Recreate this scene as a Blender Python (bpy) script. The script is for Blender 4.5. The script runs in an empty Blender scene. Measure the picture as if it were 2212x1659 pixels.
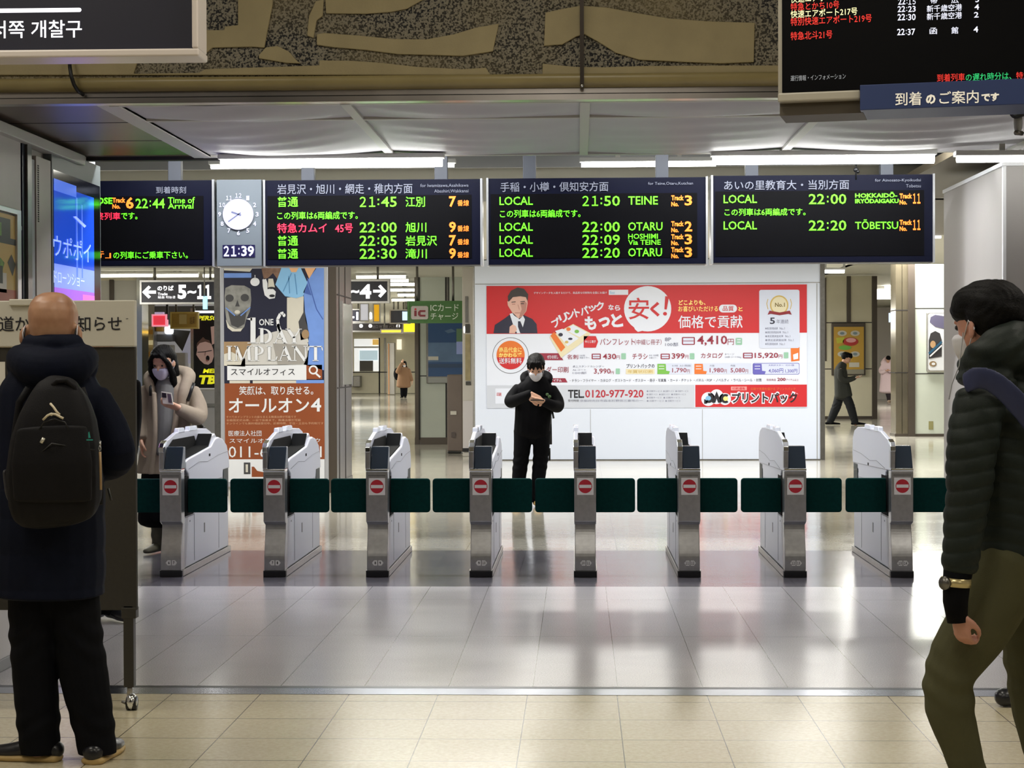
import bpy, bmesh, math, random
from mathutils import Vector, Matrix, Euler
random.seed(7)
SC = bpy.context.scene
COL = SC.collection
V = Vector
# ------------------------------------------------------------------ camera, world, exposure
FPX, CX, CY = 3950.0, 1106.0, 829.5          # focal length in pixels of the 2212x1659 frame
CAM = V((0, 0, 1.48))
YAW = math.atan(144 / FPX); PITCH = -math.atan(43.5 / FPX); ROLL = -0.0034
ROT = (Matrix.Rotation(YAW, 3, 'Z') @ Matrix.Rotation(math.pi / 2 + PITCH, 3, 'X') @ Matrix.Rotation(ROLL, 3, 'Z'))
cd = bpy.data.cameras.new('camera'); cam = bpy.data.objects.new('camera', cd); COL.objects.link(cam)
cd.sensor_width = 36; cd.lens = FPX / 2212 * 36; cd.clip_end = 300; cd.clip_start = 0.05
cam.matrix_world = Matrix.Translation(CAM) @ ROT.to_4x4()
SC.camera = cam
w = bpy.data.worlds.new('world'); SC.world = w; w.use_nodes = True
w.node_tree.nodes['Background'].inputs[0].default_value = (0.80, 0.86, 1.0, 1)
w.node_tree.nodes['Background'].inputs[1].default_value = 0.16
SC.view_settings.view_transform = 'Standard'; SC.view_settings.look = 'None'
SC.view_settings.gamma = 1; SC.view_settings.use_curve_mapping = False
SC.view_settings.exposure = 0.0
def area(name, loc, sx, sy, power, color=(1, 1, 1), rot=(0, 0, 0)):
    l = bpy.data.lights.new(name, 'AREA'); l.shape = 'RECTANGLE'; l.size = sx; l.size_y = sy; l.energy = power; l.color = color
    o = bpy.data.objects.new(name, l); o.location = loc; o.rotation_euler = rot; COL.objects.link(o); return o
# unseen lamps in the ceiling of the front hall (above and behind the photographer)
for i, (lx, ly) in enumerate(((-3.5, 0.5), (3.5, 0.5), (-3.5, 5.5), (3.5, 5.5), (0, 3.2))):
    area('unseen_hall_light', (lx, ly, 4.7), 1.2, 1.2, 46, (1.0, 0.94, 0.83))
for lx in (-4.2, 0.0, 4.2):
    area('unseen_hall_light', (lx, 7.4, 4.7), 1.2, 0.6, 42, (1.0, 0.94, 0.83))  # unseen lights added to brighten the mural

# ------------------------------------------------------------------ helpers
def lin(c):
    if isinstance(c, str): c = tuple(int(c[i:i + 2], 16) for i in (1, 3, 5))
    r = []
    for x in c:
        x /= 255.0
        r.append(x / 12.92 if x <= 0.04045 else ((x + 0.055) / 1.055) ** 2.4)
    return (r[0], r[1], r[2], 1.0)
MATS = {}
def mat(name, col, rough=0.6, metal=0.0, emit=0.0, var=0.0, scale=8.0, bump=0.0, bscale=60.0, spec=0.5, coat=0.0, col2=None, sheen=0.0):
    if name in MATS: return MATS[name]
    m = bpy.data.materials.new(name); m.use_nodes = True; nt = m.node_tree; b = nt.nodes['Principled BSDF']
    c = lin(col)
    b.inputs['Base Color'].default_value = c; b.inputs['Roughness'].default_value = rough; b.inputs['Metallic'].default_value = metal
    b.inputs['Specular IOR Level'].default_value = spec; b.inputs['Coat Weight'].default_value = coat
    if sheen: b.inputs['Sheen Weight'].default_value = sheen
    if emit: b.inputs['Emission Color'].default_value = c; b.inputs['Emission Strength'].default_value = emit
    if var or bump or col2:
        tc = nt.nodes.new('ShaderNodeTexCoord')
    if var or col2:
        n = nt.nodes.new('ShaderNodeTexNoise'); n.inputs['Scale'].default_value = scale; n.inputs['Detail'].default_value = 5
        r = nt.nodes.new('ShaderNodeValToRGB')
        a = lin(col2) if col2 else tuple(x * (1 - var) for x in c[:3]) + (1,)
        z = c if col2 else tuple(min(1, x * (1 + var)) for x in c[:3]) + (1,)
        r.color_ramp.elements[0].position = 0.35; r.color_ramp.elements[1].position = 0.65
        r.color_ramp.elements[0].color = a; r.color_ramp.elements[1].color = z
        nt.links.new(tc.outputs['Object'], n.inputs['Vector']); nt.links.new(n.outputs['Fac'], r.inputs['Fac'])
        nt.links.new(r.outputs['Color'], b.inputs['Base Color'])
    if bump:
        n2 = nt.nodes.new('ShaderNodeTexNoise'); n2.inputs['Scale'].default_value = bscale; n2.inputs['Detail'].default_value = 4
        bp = nt.nodes.new('ShaderNodeBump'); bp.inputs['Strength'].default_value = bump; bp.inputs['Distance'].default_value = 0.01
        nt.links.new(tc.outputs['Object'], n2.inputs['Vector']); nt.links.new(n2.outputs['Fac'], bp.inputs['Height'])
        nt.links.new(bp.outputs['Normal'], b.inputs['Normal'])
    MATS[name] = m; return m
def tile_mat(name, col, col2, joint, px, py, ox, oy, jw, rough, speck=60.0, jw_y=None, spec=0.5, rvar=0.05):
    """polished floor: grid of joints on world X/Y plus fine speckle"""
    m = bpy.data.materials.new(name); m.use_nodes = True; nt = m.node_tree; b = nt.nodes['Principled BSDF']; N = nt.nodes.new; L = nt.links.new
    geo = N('ShaderNodeNewGeometry'); sep = N('ShaderNodeSeparateXYZ'); L(geo.outputs['Position'], sep.inputs[0])
    def line(out, pitch, off, width):
        if not pitch: return None
        a = N('ShaderNodeMath'); a.operation = 'SUBTRACT'; L(out, a.inputs[0]); a.inputs[1].default_value = off
        p = N('ShaderNodeMath'); p.operation = 'PINGPONG'; L(a.outputs[0], p.inputs[0]); p.inputs[1].default_value = pitch / 2
        q = N('ShaderNodeMath'); q.operation = 'LESS_THAN'; L(p.outputs[0], q.inputs[0]); q.inputs[1].default_value = width
        return q.outputs[0]
    lx = line(sep.outputs[0], px, ox, jw); ly = line(sep.outputs[1], py, oy, jw_y or jw)
    no = N('ShaderNodeTexNoise'); no.inputs['Scale'].default_value = speck; no.inputs['Detail'].default_value = 6; no.inputs['Roughness'].default_value = 0.75
    L(geo.outputs['Position'], no.inputs['Vector'])
    cr = N('ShaderNodeValToRGB'); cr.color_ramp.elements[0].position = 0.38; cr.color_ramp.elements[1].position = 0.62
    cr.color_ramp.elements[0].color = lin(col2); cr.color_ramp.elements[1].color = lin(col); L(no.outputs['Fac'], cr.inputs['Fac'])
    # tile to tile tone
    nb = N('ShaderNodeTexNoise'); nb.inputs['Scale'].default_value = 1.3; nb.inputs['Detail'].default_value = 3; L(geo.outputs['Position'], nb.inputs['Vector'])
    hs = N('ShaderNodeHueSaturation'); mr = N('ShaderNodeMapRange'); L(nb.outputs['Fac'], mr.inputs['Value']); mr.inputs['To Min'].default_value = 0.9; mr.inputs['To Max'].default_value = 1.08
    L(mr.outputs[0], hs.inputs['Value']); L(cr.outputs['Color'], hs.inputs['Color'])
    out = hs.outputs['Color']
    for l in (lx, ly):
        if l is None: continue
        mx = N('ShaderNodeMix'); mx.data_type = 'RGBA'; L(l, mx.inputs['Factor']); L(out, mx.inputs['A']); mx.inputs['B'].default_value = lin(joint); out = mx.outputs['Result']
    L(out, b.inputs['Base Color'])
    mr2 = N('ShaderNodeMapRange'); L(nb.outputs['Fac'], mr2.inputs['Value']); mr2.inputs['To Min'].default_value = rough - rvar; mr2.inputs['To Max'].default_value = rough + rvar
    L(mr2.outputs[0], b.inputs['Roughness']); b.inputs['Specular IOR Level'].default_value = spec
    bp = N('ShaderNodeBump'); bp.inputs['Strength'].default_value = 0.05; bp.inputs['Distance'].default_value = 0.02
    nw = N('ShaderNodeTexNoise'); nw.inputs['Scale'].default_value = 5.0; L(geo.outputs['Position'], nw.inputs['Vector']); L(nw.outputs['Fac'], bp.inputs['Height']); L(bp.outputs['Normal'], b.inputs['Normal'])
    MATS[name] = m; return m
def ray(px, py):
    return ROT @ V(((px - CX) / FPX, -(py - CY) / FPX, -1))
def at(px, py, Y):
    d = ray(px, py); return CAM + d * (Y / d.y)
def onfloor(px, py, z=0.0):
    d = ray(px, py); return CAM + d * ((z - CAM.z) / d.z)
def onside(px, py, X):
    d = ray(px, py); return CAM + d * (X / d.x)
def origin(o):
    p = V((0, 0, 0))
    while o is not None: p += o.location; o = o.parent
    return p
def prop(o, label=None, cat=None, group=None, kind=None):
    if label: o['label'] = label
    if cat: o['category'] = cat
    if group: o['group'] = group
    if kind: o['kind'] = kind
    return o
def thing(name, loc, label, cat, group=None):
    o = bpy.data.objects.new(name, None); o.empty_display_size = 0.1; o.location = loc; COL.objects.link(o); return prop(o, label, cat, group)
def dup(root, loc, label=None, rotz=None):
    r = root.copy(); COL.objects.link(r); r.location = loc
    if rotz is not None: r.rotation_euler = (0, 0, rotz)
    if label: r['label'] = label
    for ch in root.children:
        c = ch.copy(); COL.objects.link(c); c.parent = r
        for g in ch.children:
            d = g.copy(); COL.objects.link(d); d.parent = c
    return r
class MB:
    """collects shapes (world coordinates unless local) and links them as ONE mesh object"""
    def __init__(self): self.v = []; self.f = []; self.m = []; self.mats = []; self.sm = []
    def mi(self, m):
        if m not in self.mats: self.mats.append(m)
        return self.mats.index(m)
    def add(self, verts, faces, m, smooth=False):
        o = len(self.v); self.v += [tuple(p) for p in verts]; k = self.mi(m)
        for f in faces: self.f.append([i + o for i in f]); self.m.append(k); self.sm.append(smooth)
        return self
    def box(self, x0, x1, y0, y1, z0, z1, m):
        x0, x1 = min(x0, x1), max(x0, x1); y0, y1 = min(y0, y1), max(y0, y1); z0, z1 = min(z0, z1), max(z0, z1)
        vs = [(x, y, z) for z in (z0, z1) for y in (y0, y1) for x in (x0, x1)]
        return self.add(vs, [(0, 2, 3, 1), (4, 5, 7, 6), (0, 1, 5, 4), (2, 6, 7, 3), (0, 4, 6, 2), (1, 3, 7, 5)], m)
    def prism(self, prof, axis, a, b, m, smooth=False):
        """extrude a closed outline along an axis: axis 'x': prof=(y,z), 'y': prof=(x,z), 'z': prof=(x,y)"""
        def P(u, v, t): return (t, u, v) if axis == 'x' else ((u, t, v) if axis == 'y' else (u, v, t))
        n = len(prof); vs = [P(u, v, a) for u, v in prof] + [P(u, v, b) for u, v in prof]
        fs = [tuple(range(n))[::-1], tuple(range(n, 2 * n))] + [(i, (i + 1) % n, (i + 1) % n + n, i + n) for i in range(n)]
        return self.add(vs, fs, m, smooth)
    def tube(self, pts, r, m, n=10, cap=True, smooth=True):
        pts = [V(p) for p in pts]; rs = r if isinstance(r, (list, tuple)) else [r] * len(pts); vs = []; fs = []
        prev = None
        for i, p in enumerate(pts):
            t = (pts[min(i + 1, len(pts) - 1)] - pts[max(i - 1, 0)]).normalized()
            if prev is None:
                a = V((0, 0, 1)) if abs(t.z) < 0.9 else V((1, 0, 0)); s = t.cross(a).normalized()
            else: s = (prev - t * prev.dot(t)).normalized()
            prev = s; u = t.cross(s)
            for k in range(n):
                g = 2 * math.pi * k / n; vs.append(p + (s * math.cos(g) + u * math.sin(g)) * rs[i])
        for i in range(len(pts) - 1):
            for k in range(n): fs.append((i * n + k, i * n + (k + 1) % n, (i + 1) * n + (k + 1) % n, (i + 1) * n + k))
        if cap: fs.append(tuple(range(n))[::-1]); fs.append(tuple(range((len(pts) - 1) * n, len(pts) * n)))
        return self.add(vs, fs, m, smooth)
    def ball(self, c, r, m, n=14, k=8):
        c = V(c); r = r if isinstance(r, (tuple, list)) else (r, r, r); vs = []; fs = []
        for j in range(1, k):
            th = math.pi * j / k
            for i in range(n): g = 2 * math.pi * i / n; vs.append(c + V((r[0] * math.sin(th) * math.cos(g), r[1] * math.sin(th) * math.sin(g), r[2] * math.cos(th))))
        top = len(vs); vs.append(c + V((0, 0, r[2]))); vs.append(c - V((0, 0, r[2])))
        for j in range(k - 2):
            for i in range(n): fs.append((j * n + i, (j + 1) * n + i, (j + 1) * n + (i + 1) % n, j * n + (i + 1) % n))
        for i in range(n): fs.append((top, i, (i + 1) % n)); fs.append((top + 1, (k - 2) * n + (i + 1) % n, (k - 2) * n + i))
        return self.add(vs, fs, m, True)
    def build(self, name, parent=None, bevel=0.0, seg=2, local=False, kind=None):
        me = bpy.data.meshes.new(name); off = V((0, 0, 0)) if local or parent is None else origin(parent)
        me.from_pydata([V(p) - off for p in self.v], [], self.f)
        for m in self.mats: me.materials.append(m)
        me.polygons.foreach_set('material_index', self.m); me.polygons.foreach_set('use_smooth', self.sm); me.update()
        o = bpy.data.objects.new(name, me); COL.objects.link(o)
        if parent is not None: o.parent = parent
        if bevel:
            b = o.modifiers.new('bevel', 'BEVEL'); b.width = bevel; b.segments = seg; b.limit_method = 'ANGLE'; b.angle_limit = math.radians(40)
        if kind: o['kind'] = kind
        return o
def text_mesh(s, bold=0.0, shear=0.0, space=1.0):
    key = (s, bold, shear, space)
    if key in text_mesh.cache: return text_mesh.cache[key]
    cu = bpy.data.curves.new('t', 'FONT'); cu.body = s; cu.resolution_u = 2; cu.offset = bold; cu.shear = shear; cu.space_character = space
    ob = bpy.data.objects.new('t', cu); me = bpy.data.meshes.new_from_object(ob)
    vs = [(v.co.x, v.co.y) for v in me.vertices]; fs = [tuple(p.vertices) for p in me.polygons]
    bpy.data.objects.remove(ob); bpy.data.curves.remove(cu); bpy.data.meshes.remove(me)
    text_mesh.cache[key] = (vs, fs); return vs, fs
text_mesh.cache = {}
class Sheet(MB):
    """flat printed or lit graphics on a plane. Input is photo pixels (px=True) or metres on the plane"""
    def __init__(self, P0, right, up, px=True, gap=0.0015):
        super().__init__(); self.P0 = V(P0); self.r = V(right).normalized(); self.u = V(up).normalized(); self.n = self.r.cross(self.u).normalized(); self.px = px; self.gap = gap
    def uv(self, a, b):
        if not self.px: return a, b
        d = ray(a, b); t = (self.P0 - CAM).dot(self.n) / d.dot(self.n); q = CAM + d * t - self.P0
        return q.dot(self.r), q.dot(self.u)
    def box4(self, x0, y0, x1, y1):
        if not self.px: return x0, y0, x1, y1
        mx, my = (x0 + x1) / 2, (y0 + y1) / 2
        return self.uv(x0, my)[0], self.uv(mx, y1)[1], self.uv(x1, my)[0], self.uv(mx, y0)[1]   # u0, v0, u1, v1 (y1 is the lower edge)
    def W(self, u, v, k): return self.P0 + self.r * u + self.u * v + self.n * (self.gap * k)
    def face(self, uvs, m, k=1):
        ar = sum(uvs[i][0] * uvs[(i + 1) % len(uvs)][1] - uvs[(i + 1) % len(uvs)][0] * uvs[i][1] for i in range(len(uvs)))
        if ar < 0: uvs = uvs[::-1]
        return self.add([self.W(u, v, k) for u, v in uvs], [tuple(range(len(uvs)))], m)
    def rect(self, x0, y0, x1, y1, m, k=1, r=0.0):
        u0, v0, u1, v1 = self.box4(x0, y0, x1, y1)
        if v0 > v1: v0, v1 = v1, v0
        if not r: return self.face([(u0, v0), (u1, v0), (u1, v1), (u0, v1)], m, k)
        rr = r * min(u1 - u0, v1 - v0); pts = []
        for cx, cy, a0 in ((u1 - rr, v0 + rr, -90), (u1 - rr, v1 - rr, 0), (u0 + rr, v1 - rr, 90), (u0 + rr, v0 + rr, 180)):
            for i in range(6): a = math.radians(a0 + 18 * i); pts.append((cx + rr * math.cos(a), cy + rr * math.sin(a)))
        return self.face(pts, m, k)
    def poly(self, pts, m, k=1): return self.face([self.uv(*p) for p in pts], m, k)
    def oval(self, cx, cy, rx, ry, m, k=1, n=28):
        return self.poly([(cx + rx * math.cos(2 * math.pi * i / n), cy + ry * math.sin(2 * math.pi * i / n)) for i in range(n)], m, k)
    def line(self, pts, wd, m, k=1):
        for (xa, ya), (xb, yb) in zip(pts, pts[1:]):
            L = math.hypot(xb - xa, yb - ya) or 1; nx, ny = -(yb - ya) / L * wd / 2, (xb - xa) / L * wd / 2
            self.poly([(xa + nx, ya + ny), (xb + nx, yb + ny), (xb - nx, yb - ny), (xa - nx, ya - ny)], m, k)
        return self
    def text(self, s, x0, y0, x1, y1, m, bold=0.0, k=2, shear=0.0, rot=0.0, space=1.0):
        if len(s) == 5 and s[2] == ':':
            W_ = x1 - x0; h_ = y1 - y0
            self.text(s[:2], x0, y0, x0 + W_ * .42, y1, m, bold, k); self.text(s[3:], x0 + W_ * .58, y0, x1, y1, m, bold, k)
            self.rect(x0 + W_ * .485, y0 + h_ * .2, x0 + W_ * .525, y0 + h_ * .36, m, k); return self.rect(x0 + W_ * .485, y0 + h_ * .66, x0 + W_ * .525, y0 + h_ * .82, m, k)
        if any(ord(ch) >= 0x4E00 for ch in s): bold = min(bold, 0.008)
        if len(s) > 1 and '1' in s and all(ch in '0123456789' for ch in s): s = ''.join(chr(ord(ch) + 0xFEE0) for ch in s); space = 0.6     # numerals with a proper flag on the 1
        vs, fs = text_mesh(s, bold, shear, space)
        if not vs: return self
        ax = min(v[0] for v in vs); bx = max(v[0] for v in vs); ay = min(v[1] for v in vs); by = max(v[1] for v in vs)
        u0, v0, u1, v1 = self.box4(x0, y0, x1, y1)
        if v0 > v1: v0, v1 = v1, v0
        cu, cv = (u0 + u1) / 2, (v0 + v1) / 2; c, sn = math.cos(rot), math.sin(rot); out = []
        for x, y in vs:
            u = u0 + (x - ax) / max(bx - ax, 1e-6) * (u1 - u0) - cu; v = v0 + (y - ay) / max(by - ay, 1e-6) * (v1 - v0) - cv
            out.append(self.W(cu + u * c - v * sn, cv + u * sn + v * c, k))
        return self.add(out, fs, m)
def front(D, **k): return Sheet((0, D, 0), (1, 0, 0), (0, 0, 1), **k)
def pxbox(mb, x0, y0, x1, y1, D, depth, m):
    """world aligned box whose front face fills the pixel box at distance D"""
    s = front(D); u0, v0, u1, v1 = s.box4(x0, y0, x1, y1); return mb.box(u0, u1, D, D + depth, v0, v1, m)
# ------------------------------------------------------------------ common materials
STEEL = mat('brushed_steel', (176, 174, 170), 0.34, 0.9, var=0.06, scale=30)
DSTEEL = mat('dark_steel', (118, 116, 112), 0.32, 0.85, var=0.08, scale=20)
CHROME = mat('polished_chrome', (225, 228, 230), 0.08, 1.0)
WHITE = mat('white_paint', (226, 227, 230), 0.45)
BLACK = mat('black_plastic', (14, 15, 17), 0.4)
GREYP = mat('grey_paint', (150, 152, 154), 0.5)
INK = mat('black_ink', (22, 22, 30), 0.7)
# ================================================================== SETTING
HALL = tile_mat('cream_floor_tile', (206, 196, 168), (192, 181, 152), (92, 84, 70), 0.4, 0.4, 0.167, 7.986, 0.0022, 0.24, 45, jw_y=0.0035)
GRAN = tile_mat('grey_granite', (196, 193, 199), (160, 158, 164), (100, 98, 100), 0.3875, 1.55, 0.5616, 8.36, 0.0018, 0.21, 150)
BAND = tile_mat('dark_granite_band', (116, 114, 122), (92, 90, 98), (52, 52, 58), 0.62, 0.47, 0.2, 12.13, 0.0022, 0.15, 140)
FARF = tile_mat('pale_floor_tile', (190, 186, 174), (174, 170, 158), (130, 126, 116), 1.2, 1.2, 0.3, 14.47, 0.003, 0.11, 60)
def slab(name, x0, x1, y0, y1, z0, z1, m, bevel=0):
    return MB().box(x0, x1, y0, y1, z0, z1, m).build(name, bevel=bevel, kind='structure')
slab('floor', -9, 9, -8, 8.15, -0.2, 0, HALL)
TRIM = mat('steel_threshold', (150, 156, 172), 0.22, 0.95, var=0.15, scale=3)
DK = mat('dark_joint', (40, 44, 58), 0.3, 0.8)
slab('trim_1', -9, 9, 8.15, 8.30, -0.2, 0.0015, TRIM)
slab('trim_2', -9, 9, 8.30, 8.36, -0.2, 0.001, DK)
slab('floor', -9, 9, 8.36, 12.13, -0.2, 0, GRAN)
slab('floor', -9, 9, 12.13, 14.47, -0.2, 0, BAND)
slab('floor', -14, 20, 14.47, 108, -0.2, 0, FARF)
# ---- lintel with relief mural
ROUGH = bpy.data.materials.new('carved_rough_stone'); ROUGH.use_nodes = True
def _rough():
    nt = ROUGH.node_tree; b = nt.nodes['Principled BSDF']; N = nt.nodes.new; L = nt.links.new
    g = N('ShaderNodeNewGeometry'); n = N('ShaderNodeTexNoise'); n.inputs['Scale'].default_value = 95; n.inputs['Detail'].default_value = 1.5
    L(g.outputs['Position'], n.inputs['Vector'])
    r = N('ShaderNodeValToRGB'); e = r.color_ramp.elements; e[0].position = 0.43; e[0].color = lin((36, 36, 38)); e[1].position = 0.53; e[1].color = lin((142, 136, 120))
    L(n.outputs['Fac'], r.inputs['Fac'])
    big = N('ShaderNodeTexNoise'); big.inputs['Scale'].default_value = 1.1; L(g.outputs['Position'], big.inputs['Vector'])
    mr = N('ShaderNodeMapRange'); mr.inputs['From Min'].default_value = 0.4; mr.inputs['From Max'].default_value = 0.62; L(big.outputs['Fac'], mr.inputs['Value']); mr.inputs['To Max'].default_value = 0.55
    mx = N('ShaderNodeMix'); mx.data_type = 'RGBA'; L(mr.outputs[0], mx.inputs['Factor']); L(r.outputs['Color'], mx.inputs['A']); mx.inputs['B'].default_value = lin((150, 136, 98)); L(mx.outputs['Result'], b.inputs['Base Color'])
    bp = N('ShaderNodeBump'); bp.inputs['Strength'].default_value = 0.8; bp.inputs['Distance'].default_value = 0.02; L(n.outputs['Fac'], bp.inputs['Height']); L(bp.outputs['Normal'], b.inputs['Normal'])
    b.inputs['Roughness'].default_value = 0.8
_rough()
STONE = mat('smooth_carved_stone', (160, 147, 110), 0.65, var=0.06, scale=5, bump=0.15, bscale=90)
MOULD = mat('lintel_moulding', (150, 136, 92), 0.35, var=0.08, scale=4)
SOFF = mat('lintel_metal_band', (168, 162, 158), 0.28, 0.9, var=0.2, scale=1.5)
LD = 10.3
slab('wall_lintel', -9, 9, LD, LD + 0.12, 3.105, 4.8, ROUGH)
MB().prism([(LD - 0.03, 3.105), (LD - 0.045, 3.085), (LD - 0.03, 3.05), (LD, 3.034), (LD + 0.12, 3.034), (LD + 0.12, 3.105)], 'x', -9, 9, MOULD, True).build('trim_3', kind='structure')
MB().box(-9, 9, LD + 0.02, LD + 0.1, 3.003, 3.034, SOFF).box(-9, 9, LD + 0.03, LD + 0.1, 2.997, 3.003, BLACK).box(-9, 9, LD + 0.01, LD + 0.1, 2.966, 2.997, SOFF).build('trim_4', kind='structure')
mural = thing('relief_mural', (0, LD, 3.1), 'carved relief mural of pale stone shapes on the beam above the gates', 'mural')
SLABS = [
    [(700, -60), (960, -60), (915, 0), (880, 20), (845, 27), (790, 31), (705, 30)],
    [(683, 3), (700, 0), (698, 35), (685, 45), (678, 83), (664, 78), (668, 35)],
    [(685, 75), (700, 72), (780, 78), (850, 85), (920, 86), (980, 75), (1030, 60), (1078, 52), (1065, 112), (1000, 122), (940, 120), (860, 118), (790, 109), (720, 103), (685, 98)],
    [(-60, 128), (300, 128), (290, 160), (430, 158), (445, 150), (690, 142), (690, 131), (760, 132), (830, 137), (900, 145), (1000, 150), (1050, 147), (1060, 163), (-60, 163)],
    [(560, 120), (575, 103), (600, 100), (625, 112), (640, 130), (650, 138), (620, 137), (560, 127)],
    [(515, -60), (592, -60), (590, 10), (580, 60), (572, 104), (545, 102), (460, 104), (430, 130), (300, 135), (300, -60), (437, -60), (437, 66), (485, 66), (487, 58), (515, 55)],
    [(1178, 28), (1215, 20), (1255, 13), (1310, 17), (1370, 28), (1440, 40), (1530, 47), (1630, 50), (1628, 135), (1560, 138), (1480, 135), (1380, 130), (1330, 115), (1290, 90), (1262, 75), (1245, 80), (1215, 97), (1175, 100)],
    [(1172, 138), (1240, 145), (1300, 146), (1400, 143), (1700, 142), (2260, 142), (2260, 163), (1172, 163)],
]
s_ = front(LD)
for pl in SLABS:
    uv = [s_.uv(*p) for p in pl]
    a = sum(uv[i][0] * uv[(i + 1) % len(uv)][1] - uv[(i + 1) % len(uv)][0] * uv[i][1] for i in range(len(uv)))
    MB().prism(uv if a > 0 else uv[::-1], 'y', LD - 0.016, LD + 0.001, STONE).build('stone_slab', mural, bevel=0.004)
bar = MB(); BRONZE = mat('dark_bronze', (44, 36, 28), 0.4, 0.6)
x_ = at(1257, 95, LD - 0.03).x
bar.box(x_ - 0.011, x_ + 0.011, LD - 0.05, LD - 0.018, 3.03, 4.75, BRONZE); bar.ball((x_, LD - 0.05, 3.035), 0.009, CHROME)  # chrome ball imitates a bright glint at the bar's lower end
bar = bar.build('joint_cover_bar'); prop(bar, 'thin dark vertical bar running down the front of the carved beam', 'bar')
# ---- ceilings
CEILW = mat('white_ceiling', (206, 204, 190), 0.6)
BROWN = mat('brown_ceiling_panel', (84, 68, 56), 0.38, var=0.08, scale=6)
SEAM = mat('panel_seam', (34, 30, 28), 0.7)
slab('ceiling', -9, 9, -8, LD, 4.8, 4.95, CEILW)
b_ = MB().box(-6.5, -2.6, LD + 0.1, 13.3, 3.0, 3.1, BROWN)
for yy in (11.37, 12.3): b_.box(-6.5, -2.6, yy, yy + 0.012, 2.998, 3.0, SEAM)
b_.box(-6.5, -2.2, 13.25, 13.33, 2.975, 3.14, SEAM); b_.build('ceiling', kind='structure')
slab('ceiling', -9, 9, 13.2, 17.2, 3.34, 3.45, CEILW)
slab('wall_beam', -9, 9, 17.1, 17.25, 3.0, 3.34, CEILW)
slab('trim_5', -9, 9, 16.2, 16.26, 3.22, 3.34, GREYP)
slab('ceiling', -14, 4.5, 17.25, 108, 3.08, 3.2, CEILW)
slab('ceiling', 4.5, 20, 17.25, 30, 3.08, 3.2, CEILW)
slab('ceiling', 4.5, 20, 30, 108, 3.8, 3.95, CEILW)
slab('wall_beam', 4.4, 4.5, 30, 108, 3.08, 3.8, CEILW)
slab('wall_beam', 4.5, 20, 29.9, 30, 3.08, 3.8, CEILW)
slab('ceiling', 2.75, 7, 13.4, 22, 3.0, 3.06, mat('tan_soffit', (112, 102, 84), 0.5))
# white sheeting on a timber frame under the ceiling
SHEETW = mat('white_sheeting', (188, 186, 190), 0.55, var=0.03, scale=3)
BATT = mat('white_batten', (190, 188, 182), 0.5)
can = thing('ceiling_sheeting', (0, 11.7, 2.97), 'white sheeting on battens hung below the ceiling between beam and signs', 'sheeting')
X0, X1, Y0, Y1 = -2.66, 6.2, LD + 0.12, 13.05
xb = [X0, at(800, 270, 11.7).x, at(1262, 270, 11.7).x, at(1742, 280, 11.7).x, 3.05, 4.7, X1]; ym = 11.1
nx, ny = 150, 46; vs = []; fs = []
def _nearest(x):
    for a, b in zip(xb, xb[1:]):
        if a <= x <= b: return (x - a) / (b - a), a
    return 0, 0
for j in range(ny + 1):
    y = Y0 + (Y1 - Y0) * j / ny
    fy = (y - Y0) / (ym - Y0) if y < ym else (y - ym) / (Y1 - ym)
    for i in range(nx + 1):
        x = X0 + (X1 - X0) * i / nx; fx, ax = _nearest(x)
        sag = math.sin(math.pi * fx) * (0.35 + 0.65 * math.sin(math.pi * fy))
        wr = 0.007 * math.sin(16 * (y + 0.25 * math.sin(1.7 * x + ax)) + 2.2 * x) * math.sin(math.pi * fx) * (0.4 + 0.6 * math.sin(1.3 * x + 2) ** 2)
        vs.append((x, y, 2.985 - 0.055 * sag * (0.75 + 0.3 * math.sin(2 * ax)) + wr))
for j in range(ny):
    for i in range(nx): a = j * (nx + 1) + i; fs.append((a, a + nx + 1, a + nx + 2, a + 1))
MB().add(vs, fs, SHEETW, True).build('sheet', can)
for x in xb: MB().box(x - 0.03, x + 0.03, Y0, Y1, 2.964, 2.985, BATT).build('batten', can, bevel=0.003)
for y in (Y0 + 0.02, ym, Y1): MB().box(X0 - 0.03, X1, y - 0.025, y + 0.025, 2.966, 2.987, BATT).build('cross_batten', can, bevel=0.003)
MB().box(X0 - 0.1, X0 + 0.03, Y0, Y1 + 0.03, 2.968, 2.99, BATT).build('edge_board', can, bevel=0.003)
# ---- left wall with panels
LX = -3.55
WALLG = mat('grey_wall_panel', (178, 172, 166), 0.45, var=0.04, scale=3)
slab('wall_left', LX - 0.25, LX - 0.04, 7.0, 13.42, 0, 3.0, WALLG)
MB().box(LX - 0.04, LX, 8.4, 11.55, 2.37, 2.92, WALLG).box(LX - 0.04, LX + 0.006, 8.4, 11.55, 2.34, 2.37, DSTEEL).box(LX - 0.04, LX, 8.4, 11.55, 0, 2.34, WALLG).build('wall_left_panel', bevel=0.004, kind='structure')
MB().box(LX - 0.04, LX + 0.05, 8.4, 12.9, 2.90, 2.97, mat('pale_rail', (178, 174, 168), 0.4)).build('trim_6', bevel=0.006, kind='structure')
MB().box(LX - 0.04, LX + 0.004, 11.57, 11.63, 0, 2.9, DK).box(LX - 0.04, LX + 0.02, 11.63, 11.72, 0, 2.9, DSTEEL).build('trim_7', kind='structure')
jm = MB().box(LX - 0.04, LX + 0.008, 11.72, 11.82, 0, 2.82, GREYP).box(LX - 0.04, LX + 0.015, 11.83, 12.16, 0, 2.85, mat('warm_grey_cover', (166, 158, 150), 0.45))
for i in range(26): jm.box(LX + 0.015, LX + 0.018, 11.86, 11.885, 2.42 + i * 0.0145, 2.43 + i * 0.0145, SEAM)
jm.build('trim_8', bevel=0.003, kind='structure')
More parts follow.
